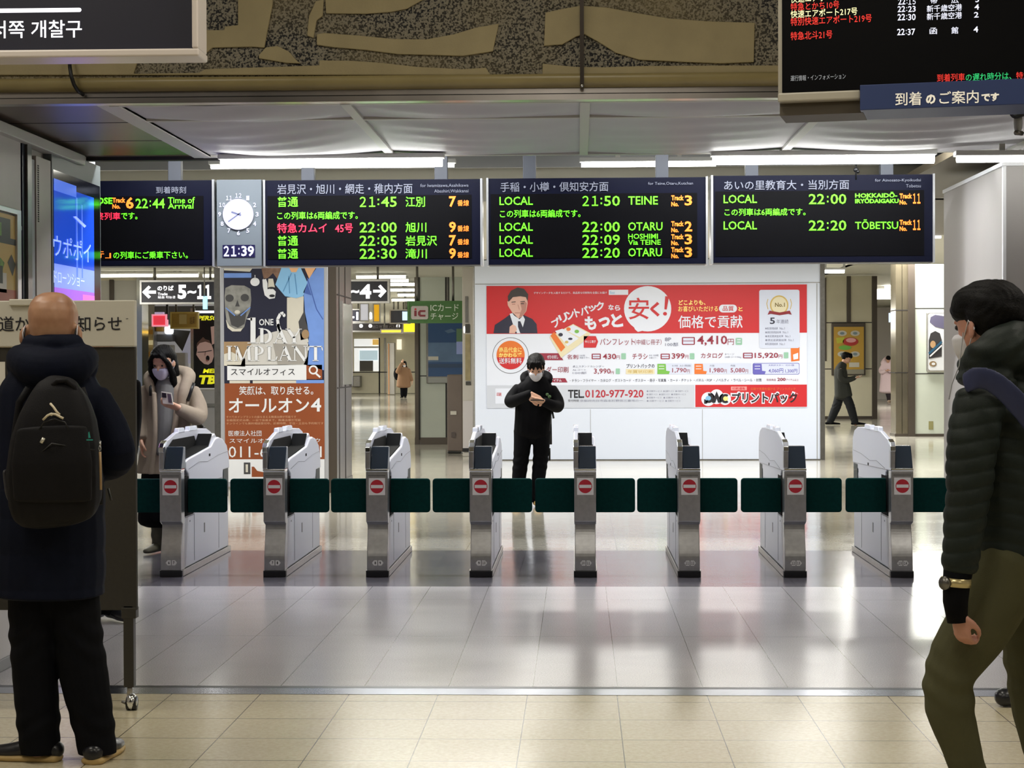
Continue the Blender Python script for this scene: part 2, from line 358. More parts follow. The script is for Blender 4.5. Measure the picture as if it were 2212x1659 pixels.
MB().box(LX - 0.3, LX - 0.04, 13.42, 13.5, 0, 3.05, GREYP).build('trim_9', kind='structure')
# ---- right partition
PART = mat('white_partition', (164, 160, 157), 0.5, var=0.02, scale=2)
pr = MB().box(2.99, 6.5, 13.0, 15.1, 0, 2.87, PART).box(2.985, 3.01, 12.99, 13.02, 0, 2.88, WHITE).box(2.98, 6.5, 12.985, 15.1, 2.86, 2.89, WHITE)
pr.build('wall_right', bevel=0.004, kind='structure')
# ---- far walls
CREAM = mat('cream_wall_panel', (206, 200, 176), 0.4, var=0.03, scale=2)
GREENW = mat('pale_green_wall_panel', (190, 196, 184), 0.35, var=0.03, scale=2)
DCOL = mat('dark_bronze_column', (88, 80, 72), 0.3, 0.5)
def wpx(name, boxes, D, depth=0.2, bevel=0.0):
    m = MB()
    for (x0, y0, x1, y1, mt, *off) in boxes: pxbox(m, x0, y0, x1, y1, D - (off[0] if off else 0), depth, mt)
    return m.build(name, bevel=bevel, kind='structure')
F = lambda D: 786 + 1.48 * FPX / D            # pixel row where a wall at distance D meets the floor
TOP = lambda D, z=3.08: 786 - (z - 1.48) * FPX / D
D = 48.3
wpx('wall_back', [(1740, TOP(D, 3.8), 1885, F(D), CREAM), (1829, TOP(D, 3.8), 1838, 697, DCOL, 0.03), (1884, TOP(D, 3.8), 1895, F(D), DCOL, 0.06), (1740, 696, 1884, 698, SEAM, 0.004), (1740, 796, 1884, 798, SEAM, 0.004), (1740, 899, 1884, F(D), DCOL, 0.01), (1774, 600, 1785, 780, DCOL, 0.02)], D)
D = 36.8
wpx('wall_back', [(1977, TOP(D, 3.8), 2120, F(D), GREENW), (1977, 665, 2120, 667, SEAM, 0.004), (1977, 806, 2120, 808, SEAM, 0.004), (1962, TOP(D, 3.8), 1977, F(D), DCOL, 0.05), (1977, 937, 2120, F(D), DCOL, 0.01)], D)
CMET = mat('bronze_mirror_column', (150, 140, 118), 0.16, 0.8, var=0.1, scale=2)
wpx('pillar', [(1935, TOP(D, 3.8), 1948, F(D), CMET), (1949, TOP(D, 3.8), 1962, F(D), CMET), (1934, 669, 1963, 671, SEAM, 0.004), (1934, 804, 1963, 806, SEAM, 0.004), (1933, 937, 1964, F(D), DCOL, 0.01)], D, 0.6)
D = 75.0
wpx('wall_back', [(1860, TOP(D, 3.8), 2100, F(D), mat('far_grey_wall', (188, 182, 178), 0.6))], D)
D = 92.0
wpx('wall_back', [(600, TOP(D), 1100, F(D), CREAM), (818, 730, 821, F(D), SEAM, 0.02), (830, 730, 834, F(D), DSTEEL, 0.02), (760, 803, 900, 805, SEAM, 0.02)], D)
# left concourse walls
D = 33.0
GW = mat('pale_grey_wall', (190, 188, 180), 0.4, var=0.03, scale=2)
wpx('wall_back', [(120, TOP(D), 296, F(D), GW), (237, 604, 247, F(D), DCOL, 0.03), (120, 600, 296, 606, CREAM, 0.02)], D)
wpx('pillar', [(296, TOP(D), 307, F(D), CHROME)], D - 0.1, 0.5)
# panelled column beside the advertising wall
D = 33.6
wpx('pillar', [(896, TOP(D), 1016, F(D), GREENW), (896, TOP(D), 905, F(D), DCOL, 0.03), (904, TOP(D), 907, 950, SEAM, 0.035), (962, TOP(D), 971, 950, SEAM, 0.004), (965, TOP(D), 969, 950, DSTEEL, 0.01), (905, 811, 1016, 813, SEAM, 0.004), (896, 945, 1016, F(D), DCOL, 0.015)], D, 1.0)
# pillar carrying the tall poster
D = 21.0
PD = 21.0
wpx('pillar', [(465, TOP(D), 726, F(D), GW), (463, TOP(D), 478, F(D), DSTEEL, 0.02), (708, TOP(D), 727, F(D), DCOL, 0.02)], D, 1.38)
pbx = at(726, 700, D).x
b_ = MB()
for yy, zz in ((21.2, 3.08), (21.75, 3.08)): b_.box(pbx, pbx + 0.012, yy, yy + 0.012, 0, zz, SEAM)
b_.box(pbx, pbx + 0.012, 21.02, 22.37, 1.2, 1.215, SEAM).box(pbx, pbx + 0.012, 21.02, 22.37, 2.28, 2.295, SEAM).box(pbx, pbx + 0.014, 21.02, 22.37, 0, 0.12, DCOL)
b_.box(pbx, pbx + 0.03, 21.35, 22.25, 1.24, 2.2, mat('glass_case', (170, 172, 166), 0.15, 0.3)).box(pbx, pbx + 0.034, 21.33, 21.38, 1.22, 2.22, STEEL).box(pbx, pbx + 0.034, 22.2, 22.27, 1.22, 2.22, STEEL)
b_.build('trim_10', kind='structure')
# advertising wall
AD = 28.0
WALLA = mat('bright_white_wall', (206, 214, 231), 0.4)
wpx('wall_advert', [(1026, TOP(AD), 1775, F(AD), WALLA), (1026, 611, 1775, 613, GREYP, 0.003), (1764, 612, 1766, 993, GREYP, 0.003), (1275, 884, 1276, 993, GREYP, 0.003), (1517, 884, 1518, 993, GREYP, 0.003), (1026, 992, 1775, F(AD), DSTEEL, 0.01), (1772, TOP(AD), 1782, F(AD), DSTEEL, 0.02)], AD, 0.5)
# closing walls of the long hall
slab('wall_left', -14.3, -14, 14.5, 108, 0, 3.1, CREAM)
slab('wall_right', 20, 20.3, 14.5, 108, 0, 3.8, CREAM)
slab('wall_back', -14, 20, 108, 108.3, 0, 3.8, CREAM)
slab('wall_right', 6.5, 6.7, -2, 13.0, 0, 4.8, WALLG)
slab('wall_left', -6.6, -6.4, -2, 10.3, 0, 4.8, WALLG)
slab('wall_back', -9, 9, -8.2, -8, 0, 4.8, WALLG)
# ================================================================== LAMPS
TUBE = mat('lit_tube', (255, 255, 250), 0.4, emit=15.0)
TUBEB = mat('lit_tube_soft', (255, 253, 240), 0.4, emit=11.0)
FIX = mat('lamp_housing', (206, 206, 202), 0.4)
def lamp(x0, x1, py, D, h, label, group, tube=TUBE, z=None, ceil=3.08):
    a = at(x0, py, D); b = at(x1, py, D); zc = z if z else (a.z + b.z) / 2; xa, xb_ = a.x, b.x
    t = thing('fluorescent_lamp', ((xa + xb_) / 2, D, zc), label, 'lamp', group)
    MB().box(xa, xb_, D - 0.05, D + 0.05, zc + h * 0.35, zc + h * 0.35 + 0.035, FIX).box(xa + 0.3, xa + 0.34, D - 0.01, D + 0.01, zc + h * .3, ceil, FIX).box(xb_ - 0.34, xb_ - 0.3, D - 0.01, D + 0.01, zc + h * .3, ceil, FIX).build('housing', t, bevel=0.004)
    MB().tube([(xa + 0.015, D, zc), (xb_ - 0.015, D, zc)], h / 2, tube, 14).build('tube', t)
    return t
lamp(473, 960, 351, 12.9, 0.07, 'bright tube lamp above the clock and the first two departure boards', 'tube lamps over the boards', ceil=2.965)
lamp(1535, 2022, 344, 12.9, 0.07, 'bright tube lamp above the right end of the board row', 'tube lamps over the boards', ceil=2.965)
lamp(452, 985, 358, 15.4, 0.04, 'thin tube lamp behind the bright lamp above the clock', 'back row tube lamps', TUBEB, ceil=3.34)
lamp(1252, 1550, 354, 15.4, 0.05, 'thin tube lamp between the two bright lamps above the middle board', 'back row tube lamps', TUBE, ceil=3.34)
lamp(2062, 2420, 342, 12.55, 0.05, 'tube lamp running out of the right edge above the white partition', 'tube lamps over the boards', TUBE, ceil=2.965)
MB().tube([at(2090, 348, 15.3), at(2092, 368, 15.3)], 0.008, FIX).build('pull_cord')
prop(bpy.data.objects['pull_cord'], 'short white pull cord hanging from the lamp at the right edge', 'cord')
CORR = mat('lit_tube_corridor', (255, 253, 246), 0.4, emit=18.0)
CONC = mat('lit_tube_concourse', (255, 252, 236), 0.4, emit=6.0)
LAMPS = [
 (215, 331, 595, 31.0, 'concourse tube lamp nearest the digital screen under the arrival board'), (337, 430, 595, 31.0, 'concourse tube lamp above the arrow of the 5 to 11 sign'), (437, 560, 595, 31.0, 'concourse tube lamp above the 11 of the platform sign'),
 (768, 878, 598, 32.0, 'concourse tube lamp just above the 4 platform sign'), (842, 884, 606, 33.2, 'nearest of the lamps stacked right of the 4 sign'), (842, 905, 614, 34.6, 'second of the lamps stacked right of the 4 sign'), (842, 905, 626, 37.2, 'third of the lamps stacked right of the 4 sign'), (858, 905, 637, 39.8, 'fourth of the lamps stacked right of the 4 sign'), (845, 905, 648, 42.8, 'lowest of the lamps stacked right of the 4 sign'),
 (1780, 1826, 586, 29.5, 'tube lamp above the yellow poster wall beside the white advertising wall')]
for a, b, y, D, lb in LAMPS: lamp(a, b, y, D, 0.062, lb, 'concourse tube lamps', CONC)
for a, b, y, D, lb in ((1890, 1940, 631, 58.5, 'far corridor lamp left of the mirrored column'), (1890, 1925, 640, 61.5, 'far corridor lamp just below its neighbour by the mirrored column'), (1911, 1938, 622, 55.5, 'topmost corridor lamp beside the mirrored column')):
    lamp(a, b, y, D, 0.2, lb, 'corridor lamps', CORR, ceil=3.8)
# unseen fill lights added to brighten the concourse, hidden behind boards, pillar and walls
for i, (lx, ly, sx, pw) in enumerate(((-6, 19, 1.2, 160), (-1.5, 19, 2.0, 150), (3.0, 19, 2.0, 130), (-5, 25.5, 2.5, 200), (1.4, 24.8, 4.5, 250), (6.0, 25.5, 2.5, 220), (-7.2, 45, 2.4, 500), (-8.4, 26, 1.6, 260), (1.6, 45, 5, 500), (-10, 62, 3.5, 700), (-1.5, 72, 3, 900), (-1.5, 84, 3, 700), (-12, 80, 3, 500), (2, 58, 4, 500), (3.2, 33, 1.6, 250), (6.2, 36.5, 2.0, 420), (13.0, 60, 3.0, 700))):
    area('concourse_fill_light', (lx, ly, 3.07 if not (lx > 4.5 and ly > 30) else 3.78), sx, 1.5, pw, (1.0, 0.98, 0.93))
area('gate_fill_light', (-2.0, 13.6, 3.3), 3.0, 0.15, 90, (0.97, 0.98, 1.0)); area('gate_fill_light', (1.6, 13.6, 3.3), 3.0, 0.15, 90, (0.97, 0.98, 1.0))  # fill lights added out of sight above the sheeting to brighten gates and floor
# ================================================================== DEPARTURE BOARDS
BD = 14.2
NAVY = mat('navy_board_face', (9, 12, 30), 0.4, spec=.15); SCR = mat('led_screen_black', (5, 5, 8), 0.45, var=0.1, spec=.1)
GRN = mat('led_green', (96, 255, 32), 0.5, emit=1.15); ORG = mat('led_orange', (255, 120, 36), 0.5, emit=1.3); RED = mat('led_red', (255, 40, 70), 0.5, emit=1.25)
TTL = mat('board_title_grey', (112, 116, 130), 0.6); ALU = mat('aluminium_strip', (196, 198, 200), 0.3, 0.7)
POST = mat('hanger_post_grey', (66, 70, 78), 0.5)
def text_kind(s, m):
    if ':' in s: return 'departure_time'
    if s.isdigit(): return 'track_number'
    if s in ('Track', 'No.', '番線'): return 'track_word'
    if m in (TTL,): return 'title'
    return 'message' if len(s) > 9 else 'train_text'
def board(x0, x1, yt, yb, posts, label, name='departure_board'):
    s = front(BD); u0, v0, u1, v1 = s.box4(x0, yt, x1, yb)
    t = thing(name, ((u0 + u1) / 2, BD, v0), label, 'sign', 'hanging train boards')
    MB().box(u0, u1, BD, BD + 0.22, v0, v1, NAVY).build('housing', t, bevel=0.004)
    q = front(BD - 0.002); q.rect(x0 + 8, yt + 34, x1 - 22, yb - 14, SCR, 1); q.build('screen', t)
    MB().box(u0 - 0.004, u0 + 0.012, BD - 0.012, BD + 0.2, v0 - 0.006, v1 + 0.004, ALU).build('edge_strip', t)
    if name == 'departure_board' or True: MB().box(u1 - 0.012, u1 + 0.004, BD - 0.012, BD + 0.2, v0 - 0.006, v1 + 0.004, ALU).build('edge_strip', t)
    for p in posts:
        a = at(p - 14, 380, BD).x; b = at(p + 14, 380, BD).x
        MB().box(a, b, BD + 0.06, BD + 0.14, v1, 3.34, POST).build('hanger_post', t, bevel=0.004)
    return t
def rows(t, items, D=BD - 0.005):
    for it in items:
        for s, x0, y0, x1, y1, m, *b in it: front(D).text(s, x0, y0, x1, y1, m, b[0] if b else 0.009).build(text_kind(s, m), t)
ba = board(150, 462, 390, 575, [373], 'arrival board with red and green text left of the clock, cut by the blue screen', 'arrival_board')
rows(ba, [[('到着時刻', 337, 403, 402, 418, TTL, 0.01)],
  [('CHITOSE', 165, 427, 243, 441, GRN, 0.03), ('AIRPORT', 150, 441, 218, 454, GRN, 0.03), ('Track', 243, 427, 271, 438, ORG, 0.04), ('No.', 243, 441, 260, 451, ORG, 0.04), ('6', 272, 426, 289, 451, ORG, 0.03), ('22:44', 293, 429, 356, 450, GRN), ('Time of', 363, 426, 421, 439, GRN), ('Arrival', 363, 439, 418, 451, GRN)],
  [('最終列車', 190, 459, 260, 475, RED, 0.03), ('です。', 262, 459, 297, 474, GRN)],
  [('「行」', 175, 542, 240, 558, ORG, 0.03), ('の列車にご乗車下さい。', 245, 543, 406, 559, GRN)]])
bm_ = front(BD - 0.004); bm_.rect(210, 563, 455, 573, NAVY, 1); bm_.build('lower_rim', ba)
# clock
s_ = front(BD); u0, v0, u1, v1 = s_.box4(468, 388, 565, 575)
ck = thing('station_clock', ((u0 + u1) / 2, BD, v0), 'grey clock panel with round white dial and digital time between the boards', 'clock')
MB().box(u0, u1, BD, BD + 0.2, v0, v1, mat('clock_panel_grey', (98, 106, 112), 0.45)).build('panel', ck, bevel=0.004)
cx_, cy_ = 515, 463
cc = at(cx_, cy_, BD); DIAL = mat('lit_dial', (120, 120, 140), 0.4, emit=3.6); LITW = mat('lit_white', (120, 122, 140), 0.4, emit=3.6)
bx4 = s_.box4(463.5, 400, 568.5, 560); MB().box(bx4[0], bx4[2], BD + 0.201, BD + 0.23, bx4[1], bx4[3], POST).build('mounting_plate', ck)
dl = MB(); n_ = 40
dl.add([(cc.x + 0.121 * math.cos(2 * math.pi * i / n_), BD - 0.012, cc.z + 0.121 * math.sin(2 * math.pi * i / n_)) for i in range(n_)], [tuple(range(n_))], DIAL)
dl.prism([(cc.x + 0.123 * math.cos(2 * math.pi * i / n_), cc.z + 0.123 * math.sin(2 * math.pi * i / n_)) for i in range(n_)], 'y', BD - 0.011, BD, CHROME); dl.build('dial', ck)
HANDM = mat('clock_hand_grey', (92, 98, 130), 0.5)
def hand(ang, ln, wd):
    q = front(BD - 0.014); a = math.radians(ang); q.line([(cx_ - 6 * math.sin(a), cy_ + 6 * math.cos(a)), (cx_ + ln * math.sin(a), cy_ - ln * math.cos(a))], wd, HANDM, 1); q.build('hand', ck)
hand(289, 16, 3.5); hand(234, 27, 2.4)
for i in range(1, 13):
    a = math.radians(30 * i); x, y = cx_ + 40.5 * math.sin(a), cy_ - 40.5 * math.cos(a); hw = 3.3 if i < 10 else 6.5
    front(BD - 0.003).text(str(i), x - hw, y - 5, x + hw, y + 5, LITW, 0.03, 1).build('hour_numeral', ck)
q = front(BD - 0.003); q.rect(481, 529, 551, 556, mat('clock_display_navy', (16, 12, 56), 0.4, emit=0.2), 1); q.text('21:39', 483, 531, 549, 554, LITW, 0.03, 2); q.build('digital_display', ck)
A = board(570, 1041, 388, 573, [662, 951], 'departure board just right of the clock with one red express line among green')
def jrow(y, tm, ds, dx1, tr, typ='普通', col=GRN):
    r = [(tm, 777, y - 11, 857, y + 11, GRN), (ds, 876, y - 11, dx1, y + 11, GRN), (tr, 970, y - 12, 985, y + 11, ORG, 0.03), ('番線', 988, y - 4, 1013, y + 9, ORG, 0.05)]
    r.insert(0, (typ, 599, y - 11, 644, y + 11, col, 0.03)); return r
r3 = [('特急カムイ', 599, 482, 706, 503, RED, 0.03), ('45号', 724, 483, 762, 503, RED, 0.03)] + jrow(491, '22:00', '旭川', 921, '9')[1:]
rows(A, [[('岩見沢・旭川・網走・稚内方面', 599, 397, 891, 419, TTL, 0.012), ('for Iwamizawa,Asahikawa', 908, 397, 1012, 405, TTL, 0.0), ('Abashiri,Wakkanai', 938, 409, 1012, 417, TTL, 0.0)],
  jrow(436, '21:45', '江別', 918, '7'), [('この列車は6両編成です。', 599, 457, 773, 474, GRN)], r3, jrow(520, '22:05', '岩見沢', 944, '7'), jrow(548, '22:30', '滝川', 922, '9')])
B_ = board(1052, 1528, 384, 571, [1143, 1431], 'middle departure board with four LOCAL lines to the west above the white wall')
def erow(y, x, tm, tx, ds, tr, trx):
    r = [('LOCAL', x, y - 9, x + 72, y + 9, GRN), (tm, tx, y - 11, tx + 81, y + 11, GRN)] + ds + [('Track', trx, y - 12, trx + 27, y - 1, ORG, 0.04), ('No.', trx, y + 2, trx + 16, y + 12, ORG, 0.04)]
    r.append((tr, trx + 29, y - 12, trx + 45, y + 10, ORG, 0.025)); return r
rows(B_, [[('手稲・小樽・倶知安方面', 1081, 393, 1314, 414, TTL, 0.012), ('for Teine,Otaru,Kutchan', 1400, 393, 1497, 400, TTL, 0.0)],
  erow(434, 1079, '21:50', 1258, [('TEINE', 1357, 424, 1421, 442, GRN)], '3', 1450), [('この列車は6両編成です。', 1080, 453, 1254, 470, GRN)],
  erow(490, 1079, '22:00', 1258, [('OTARU', 1357, 480, 1431, 498, GRN)], '2', 1450),
  erow(518, 1079, '22:09', 1258, [('HOSHIMI', 1357, 505, 1421, 516, GRN), ('Via TEINE', 1357, 518, 1427, 529, GRN)], '3', 1450),
  erow(546, 1079, '22:20', 1258, [('OTARU', 1357, 536, 1430, 554, GRN)], '3', 1450)])
C_ = board(1537, 2018, 378, 567, [1626, 1919], 'rightmost departure board with two LOCAL lines on track 11')
rows(C_, [[('あいの里教育大・当別方面', 1564, 389, 1834, 410, TTL, 0.012), ('for Ainosato-Kyoikudai', 1890, 386, 1989, 394, TTL, 0.0), ('Tobetsu', 1957, 398, 1989, 405, TTL, 0.0)],
  erow(430, 1563, '22:00', 1747, [('HOKKAIDŌ-', 1847, 415, 1938, 427, GRN, 0.03), ('IRYŌDAIGAKU', 1847, 427, 1941, 439, GRN, 0.03)], '11', 1943), [('この列車は6両編成です。', 1565, 450, 1740, 466, GRN)],
  erow(487, 1563, '22:20', 1747, [('TŌBETSU', 1847, 474, 1940, 495, GRN)], '11', 1943), [('○○', 1998, 561, 2014, 564, TTL, 0.0)][:0]])
clip = MB().tube([at(1849, 352, BD), at(1849, 388, BD)], 0.006, BLACK).ball(at(1849, 367, BD), (0.02, 0.015, 0.02), BLACK).ball(at(1853, 371, BD), 0.014, BLACK).build('cable_clamp'); prop(clip, 'small black clamp on a wire above the rightmost board', 'clamp')
# ================================================================== TOP RIGHT ARRIVAL MONITOR
zb = at(1690, 201, 8.6).z; A0 = at(1690, 201, 8.6); d_ = ray(2212, 180); A1 = CAM + d_ * ((zb - 1.48) / d_.z)
rt = V((A1.x - A0.x, A1.y - A0.y, 0)).normalized(); nb = V((-rt.y, rt.x, 0))      # nb points away from the viewer
def mbox(mb, ua, ub, da, db, za, zb_, m):
    """box in the monitor's own frame: along its width, into its depth, up"""
    p = [A0 + rt * u + nb * d for u, d in ((ua, da), (ub, da), (ub, db), (ua, db))]
    return mb.prism([(a.x, a.y) for a in p], 'z', za, zb_, m)
BEI = mat('beige_monitor_case', (172, 166, 150), 0.45); MW = 1.95
mo = thing('arrival_monitor', (A0.x, A0.y, zb), 'black screen with red and white train times in a beige case, top right', 'monitor')
mbox(MB(), -0.02, MW + 0.02, 0.0, 0.35, zb - 0.03, 4.2, BEI).build('case', mo, bevel=0.006)
mbox(MB(), 0.0, MW, -0.012, -0.001, zb, 4.15, mat('screen_glass_black', (4, 4, 6), 0.4, spec=.1)).build('screen', mo)
mbox(MB(), -0.02, 0.36, -0.02, 0.3, zb - 0.045, zb - 0.002, BEI).build('sill', mo, bevel=0.008)
mbox(MB(), -0.015, 0.37, 0.03, 0.3, zb - 0.102, zb - 0.03, mat('brown_recess', (86, 78, 66), 0.6)).build('recess_panel', mo)
pl_ = mbox(MB(), 0.36, MW + 0.05, -0.045, 0.3, zb - 0.1, zb + 0.016, mat('navy_sign', (38, 56, 104), 0.45)).build('name_plate', mo, bevel=0.003)
TW = mat('screen_text_white', (216, 220, 240), 0.5, emit=0.9); TR = mat('screen_text_red', (215, 48, 40), 0.5, emit=0.75); TY = mat('screen_text_yellow', (236, 232, 178), 0.5, emit=0.85); TG = mat('screen_text_green', (40, 190, 110), 0.5, emit=0.7); TGR = mat('screen_text_grey', (150, 155, 162), 0.5, emit=0.5)
def mrow(items, back=0.0135):
    for s, x0, y0, x1, y1, m, *b in items: Sheet(A0 - nb * back, rt, (0, 0, 1)).text(s, x0, y0, x1, y1, m, b[0] if b else 0.015, 1).build(text_kind(s, m), mo)
mrow([('快速エアポート215号', 1708, -14, 1852, 3, TY)])
mrow([('特急とかち10号', 1708, 4, 1813, 21, TR), ('22:15', 1940, -3, 1978, 10, TW), ('帯', 2010, -6, 2025, 8, TW), ('広', 2055, -7, 2071, 7, TW), ('5', 2107, -8, 2115, 5, TW)])
mrow([('快速エアポート217号', 1708, 19, 1852, 36, TY), ('22:23', 1939, 13, 1978, 26, TW), ('新千歳空港', 2002, 10, 2078, 25, TW), ('4', 2105, 9, 2115, 21, TW)])
mrow([('特別快速エアポート219号', 1708, 34, 1883, 52, TR), ('22:30', 1939, 30, 1978, 44, TW), ('新千歳空港', 2002, 27, 2078, 42, TW), ('2', 2104, 26, 2114, 38, TW)])
mrow([('特急北斗21号', 1708, 67, 1798, 85, TR), ('22:37', 1938, 62, 1977, 76, TW), ('函', 2008, 60, 2024, 74, TW), ('館', 2055, 58, 2070, 73, TW), ('4', 2103, 57, 2113, 70, TW)])
mrow([('運行情報・インフォメーション', 1708, 161, 1827, 173, TGR, 0.0), ('到着列車', 2024, 159, 2084, 176, TR), ('の遅れ時分は、', 2086, 157, 2185, 174, TG), ('特急', 2195, 155, 2226, 170, TR)])
q = Sheet(A0 - nb * 0.047, rt, (0, 0, 1)); WARM = mat('warm_white_letters', (236, 230, 214), 0.5, emit=0.35)
q.text('到着', 1934, 199, 1991, 228, WARM, 0.05, 1); q.text('の', 2000, 204, 2021, 225, WARM, 0.05, 1); q.text('ご案内', 2029, 196, 2114, 224, WARM, 0.05, 1); q.text('です', 2120, 201, 2158, 219, WARM, 0.05, 1); q.build('name_plate_text', mo)
# security camera on the right edge
cc = at(2200, 262, 9.3); cv = thing('security_camera', tuple(cc + V((0, 0, 0.05))), 'dark security camera on a grey bracket at the right edge under the monitor', 'camera')
MB().ball(cc + V((0.01, 0.05, -0.0)), (0.022, 0.03, 0.065), GREYP).tube([cc + V((0.03, 0.05, -0.055)), cc + V((-0.01, 0.02, -0.055))], 0.012, DSTEEL).build('bracket', cv)
MB().tube([cc + V((-0.025, -0.05, 0.04)), cc + V((0.06, 0.08, 0.075))], 0.034, BLACK, 14).build('body', cv)
MB().tube([cc + V((-0.032, -0.06, 0.038)), cc + V((-0.024, -0.048, 0.041))], 0.016, mat('lens_glass', (90, 92, 96), 0.1), 12).build('lens', cv)
# ================================================================== TOP LEFT HANGING SIGN
HD = 7.8
s_ = front(HD); u0, v0, u1, v1 = s_.box4(-520, -420, 416, 111)
sg = thing('direction_sign', ((u0 + u1) / 2, HD, v0), 'dark hanging sign with white Korean letters in a pale frame, top left', 'sign')
MB().box(u0, u1, HD, HD + 0.14, v0, v1, mat('dark_navy_sign', (28, 28, 46), 0.4)).build('panel', sg)
FRM = mat('pale_sign_frame', (226, 216, 208), 0.3)
MB().box(u0 - 0.03, u1 + 0.03, HD - 0.03, HD + 0.16, v0 - 0.033, v0, FRM).box(u1, u1 + 0.027, HD - 0.03, HD + 0.16, v0, v1, FRM).box(u0 - 0.03, u0, HD - 0.03, HD + 0.16, v0, v1, FRM).box(u0 - 0.03, u1 + 0.03, HD - 0.03, HD + 0.16, v1, v1 + 0.03, FRM).build('frame', sg, bevel=0.008, seg=3)
MB().box(u0 + .3, u0 + .35, HD + 0.04, HD + 0.09, v1, 4.8, STEEL).build('hanger_rod', sg); MB().box(u1 - .35, u1 - .3, HD + 0.04, HD + 0.09, v1, 4.8, STEEL).build('hanger_rod', sg)
q = front(HD - 0.002); SW = mat('sign_letter_white', (250, 250, 255), 0.5, emit=1.2)
q.text('서쪽 개찰구', -19, 44, 177, 82, SW, 0.035, 1); q.rect(-400, 20, 176, 29, SW, 1, 0.5); q.build('lettering', sg)
cb = MB().tube([at(150, 128, 10.24), at(151, 145, 10.22), at(154, 165, 10.2), at(160, 183, 10.22), at(168, 196, 10.26), at(180, 205, 10.3)], 0.011, BLACK, 8).build('power_cable'); prop(cb, 'black cable hanging down over the beam below the Korean sign', 'cable')
# ================================================================== DIGITAL SCREEN ON THE LEFT WALL
dz0, dz1 = 1.05, 2.95
ds = thing('digital_screen', (LX, 12.8, dz0), 'tall bright blue advertising screen on the left wall beside the arrival board', 'screen')
MB().box(LX - 0.04, LX + 0.02, 12.17, 13.42, dz0, dz1, mat('screen_case_grey', (92, 98, 98), 0.4)).build('case', ds, bevel=0.004)
SX = LX + 0.022
q = Sheet((SX, 12.5, 0), (0, 1, 0), (0, 0, 1)); BEZ = mat('screen_bezel_black', (10, 11, 14), 0.12)
MB().box(LX + 0.02, LX + 0.021, 12.2, 13.4, dz0 + .05, 2.80, BEZ).build('bezel', ds)
BLU = mat('screen_blue', (28, 70, 190), 0.12, emit=0.75); BL2 = mat('screen_pale_blue', (120, 145, 235), 0.12, emit=0.8); PUR = mat('screen_purple', (150, 90, 215), 0.12, emit=0.75); PNK = mat('screen_pink', (200, 110, 190), 0.12, emit=0.7); STX = mat('screen_light_text', (150, 175, 250), 0.3, emit=0.85); SPL = mat('screen_light_blue', (82, 118, 225), 0.12, emit=0.75)
zz = lambda py, px=150: onside(px, py, SX).z
q2 = Sheet((SX, 0, 0), (0, 1, 0), (0, 0, 1), px=False)
q2.rect(12.2, zz(575), 13.22, 2.70, BLU, 1); q2.rect(12.2, zz(625), 13.22, zz(575), BL2, 1); q2.rect(12.2, 1.2, 13.22, zz(625), PUR, 1); q2.rect(12.9, 1.2, 13.22, zz(632), PNK, 2); q2.rect(12.2, 2.66, 12.75, 2.74, SPL, 2); q2.rect(12.74, 2.1, 12.78, 2.66, SPL, 2); q2.rect(12.88, 2.1, 12.91, 2.62, SPL, 2)
q2.build('display', ds)
q = Sheet((SX + 0.004, 0, 0), (0, 1, 0), (0, 0, 1))
q.text('ウポポイ', 115, 515, 196, 560, STX, 0.0, 1); q.text('ドローンショー', 116, 590, 182, 616, mat('screen_faint_text', (180, 200, 255), 0.3, emit=0.9), -0.005, 1)
q.poly([(158, 468), (164, 467), (186, 488), (182, 492)], STX, 1); q.build('screen_text', ds)
# poster case on the left wall
pc = thing('poster_case', (LX, 10.9, 1.3), 'green and yellow poster in a steel frame at the left edge', 'poster')
q = Sheet((LX + 0.012, 0, 0), (0, 1, 0), (0, 0, 1), px=False); PY = mat('poster_ochre', (190, 160, 92), 0.5); PG = mat('poster_green', (92, 130, 50), 0.5, var=0.3, scale=20); PDK = mat('poster_dark', (52, 52, 52), 0.5); PWH = mat('poster_white', (205, 200, 190), 0.5); PRD = mat('poster_red_brown', (170, 96, 76), 0.5); PLV = mat('poster_lavender', (150, 150, 190), 0.5)
zl = lambda py: 1.48 + (786 - py) / FPX * 10.7
q.rect(9.6, 1.25, 11.38, zl(440), PY, 1); q.rect(9.7, zl(505), 11.28, zl(450), PDK, 2); q.rect(9.8, zl(492), 11.1, zl(462), PG, 3); q.rect(9.6, zl(508), 11.38, zl(494), PDK, 3)
for i in range(7): q.oval(9.9 + 0.22 * i, zl(540 + 8 * (i % 2)), 0.06, 0.05, PG, 2, 9) if False else q.face([(9.9 + .22 * i, zl(550)), (9.98 + .22 * i, zl(530 + 6 * (i % 3))), (10.06 + .22 * i, zl(552)), (10.0 + .22 * i, zl(580))], PG if i % 2 else PDK, 2)
q.rect(9.6, zl(620), 11.2, zl(575), PWH, 2); q.rect(11.0, zl(600), 11.12, zl(560), PDK, 3); q.rect(9.6, zl(640), 11.38, zl(612), PRD, 2); q.rect(10.85, zl(645), 11.05, zl(625), PLV, 3); q.build('print', pc)
MB().box(LX, LX + 0.03, 11.38, 11.46, 1.2, zl(432), ALU).box(LX, LX + 0.03, 9.5, 11.46, zl(436), zl(424), ALU).box(LX, LX + 0.03, 9.5, 11.46, 1.17, 1.22, ALU).build('frame', pc, bevel=0.004)
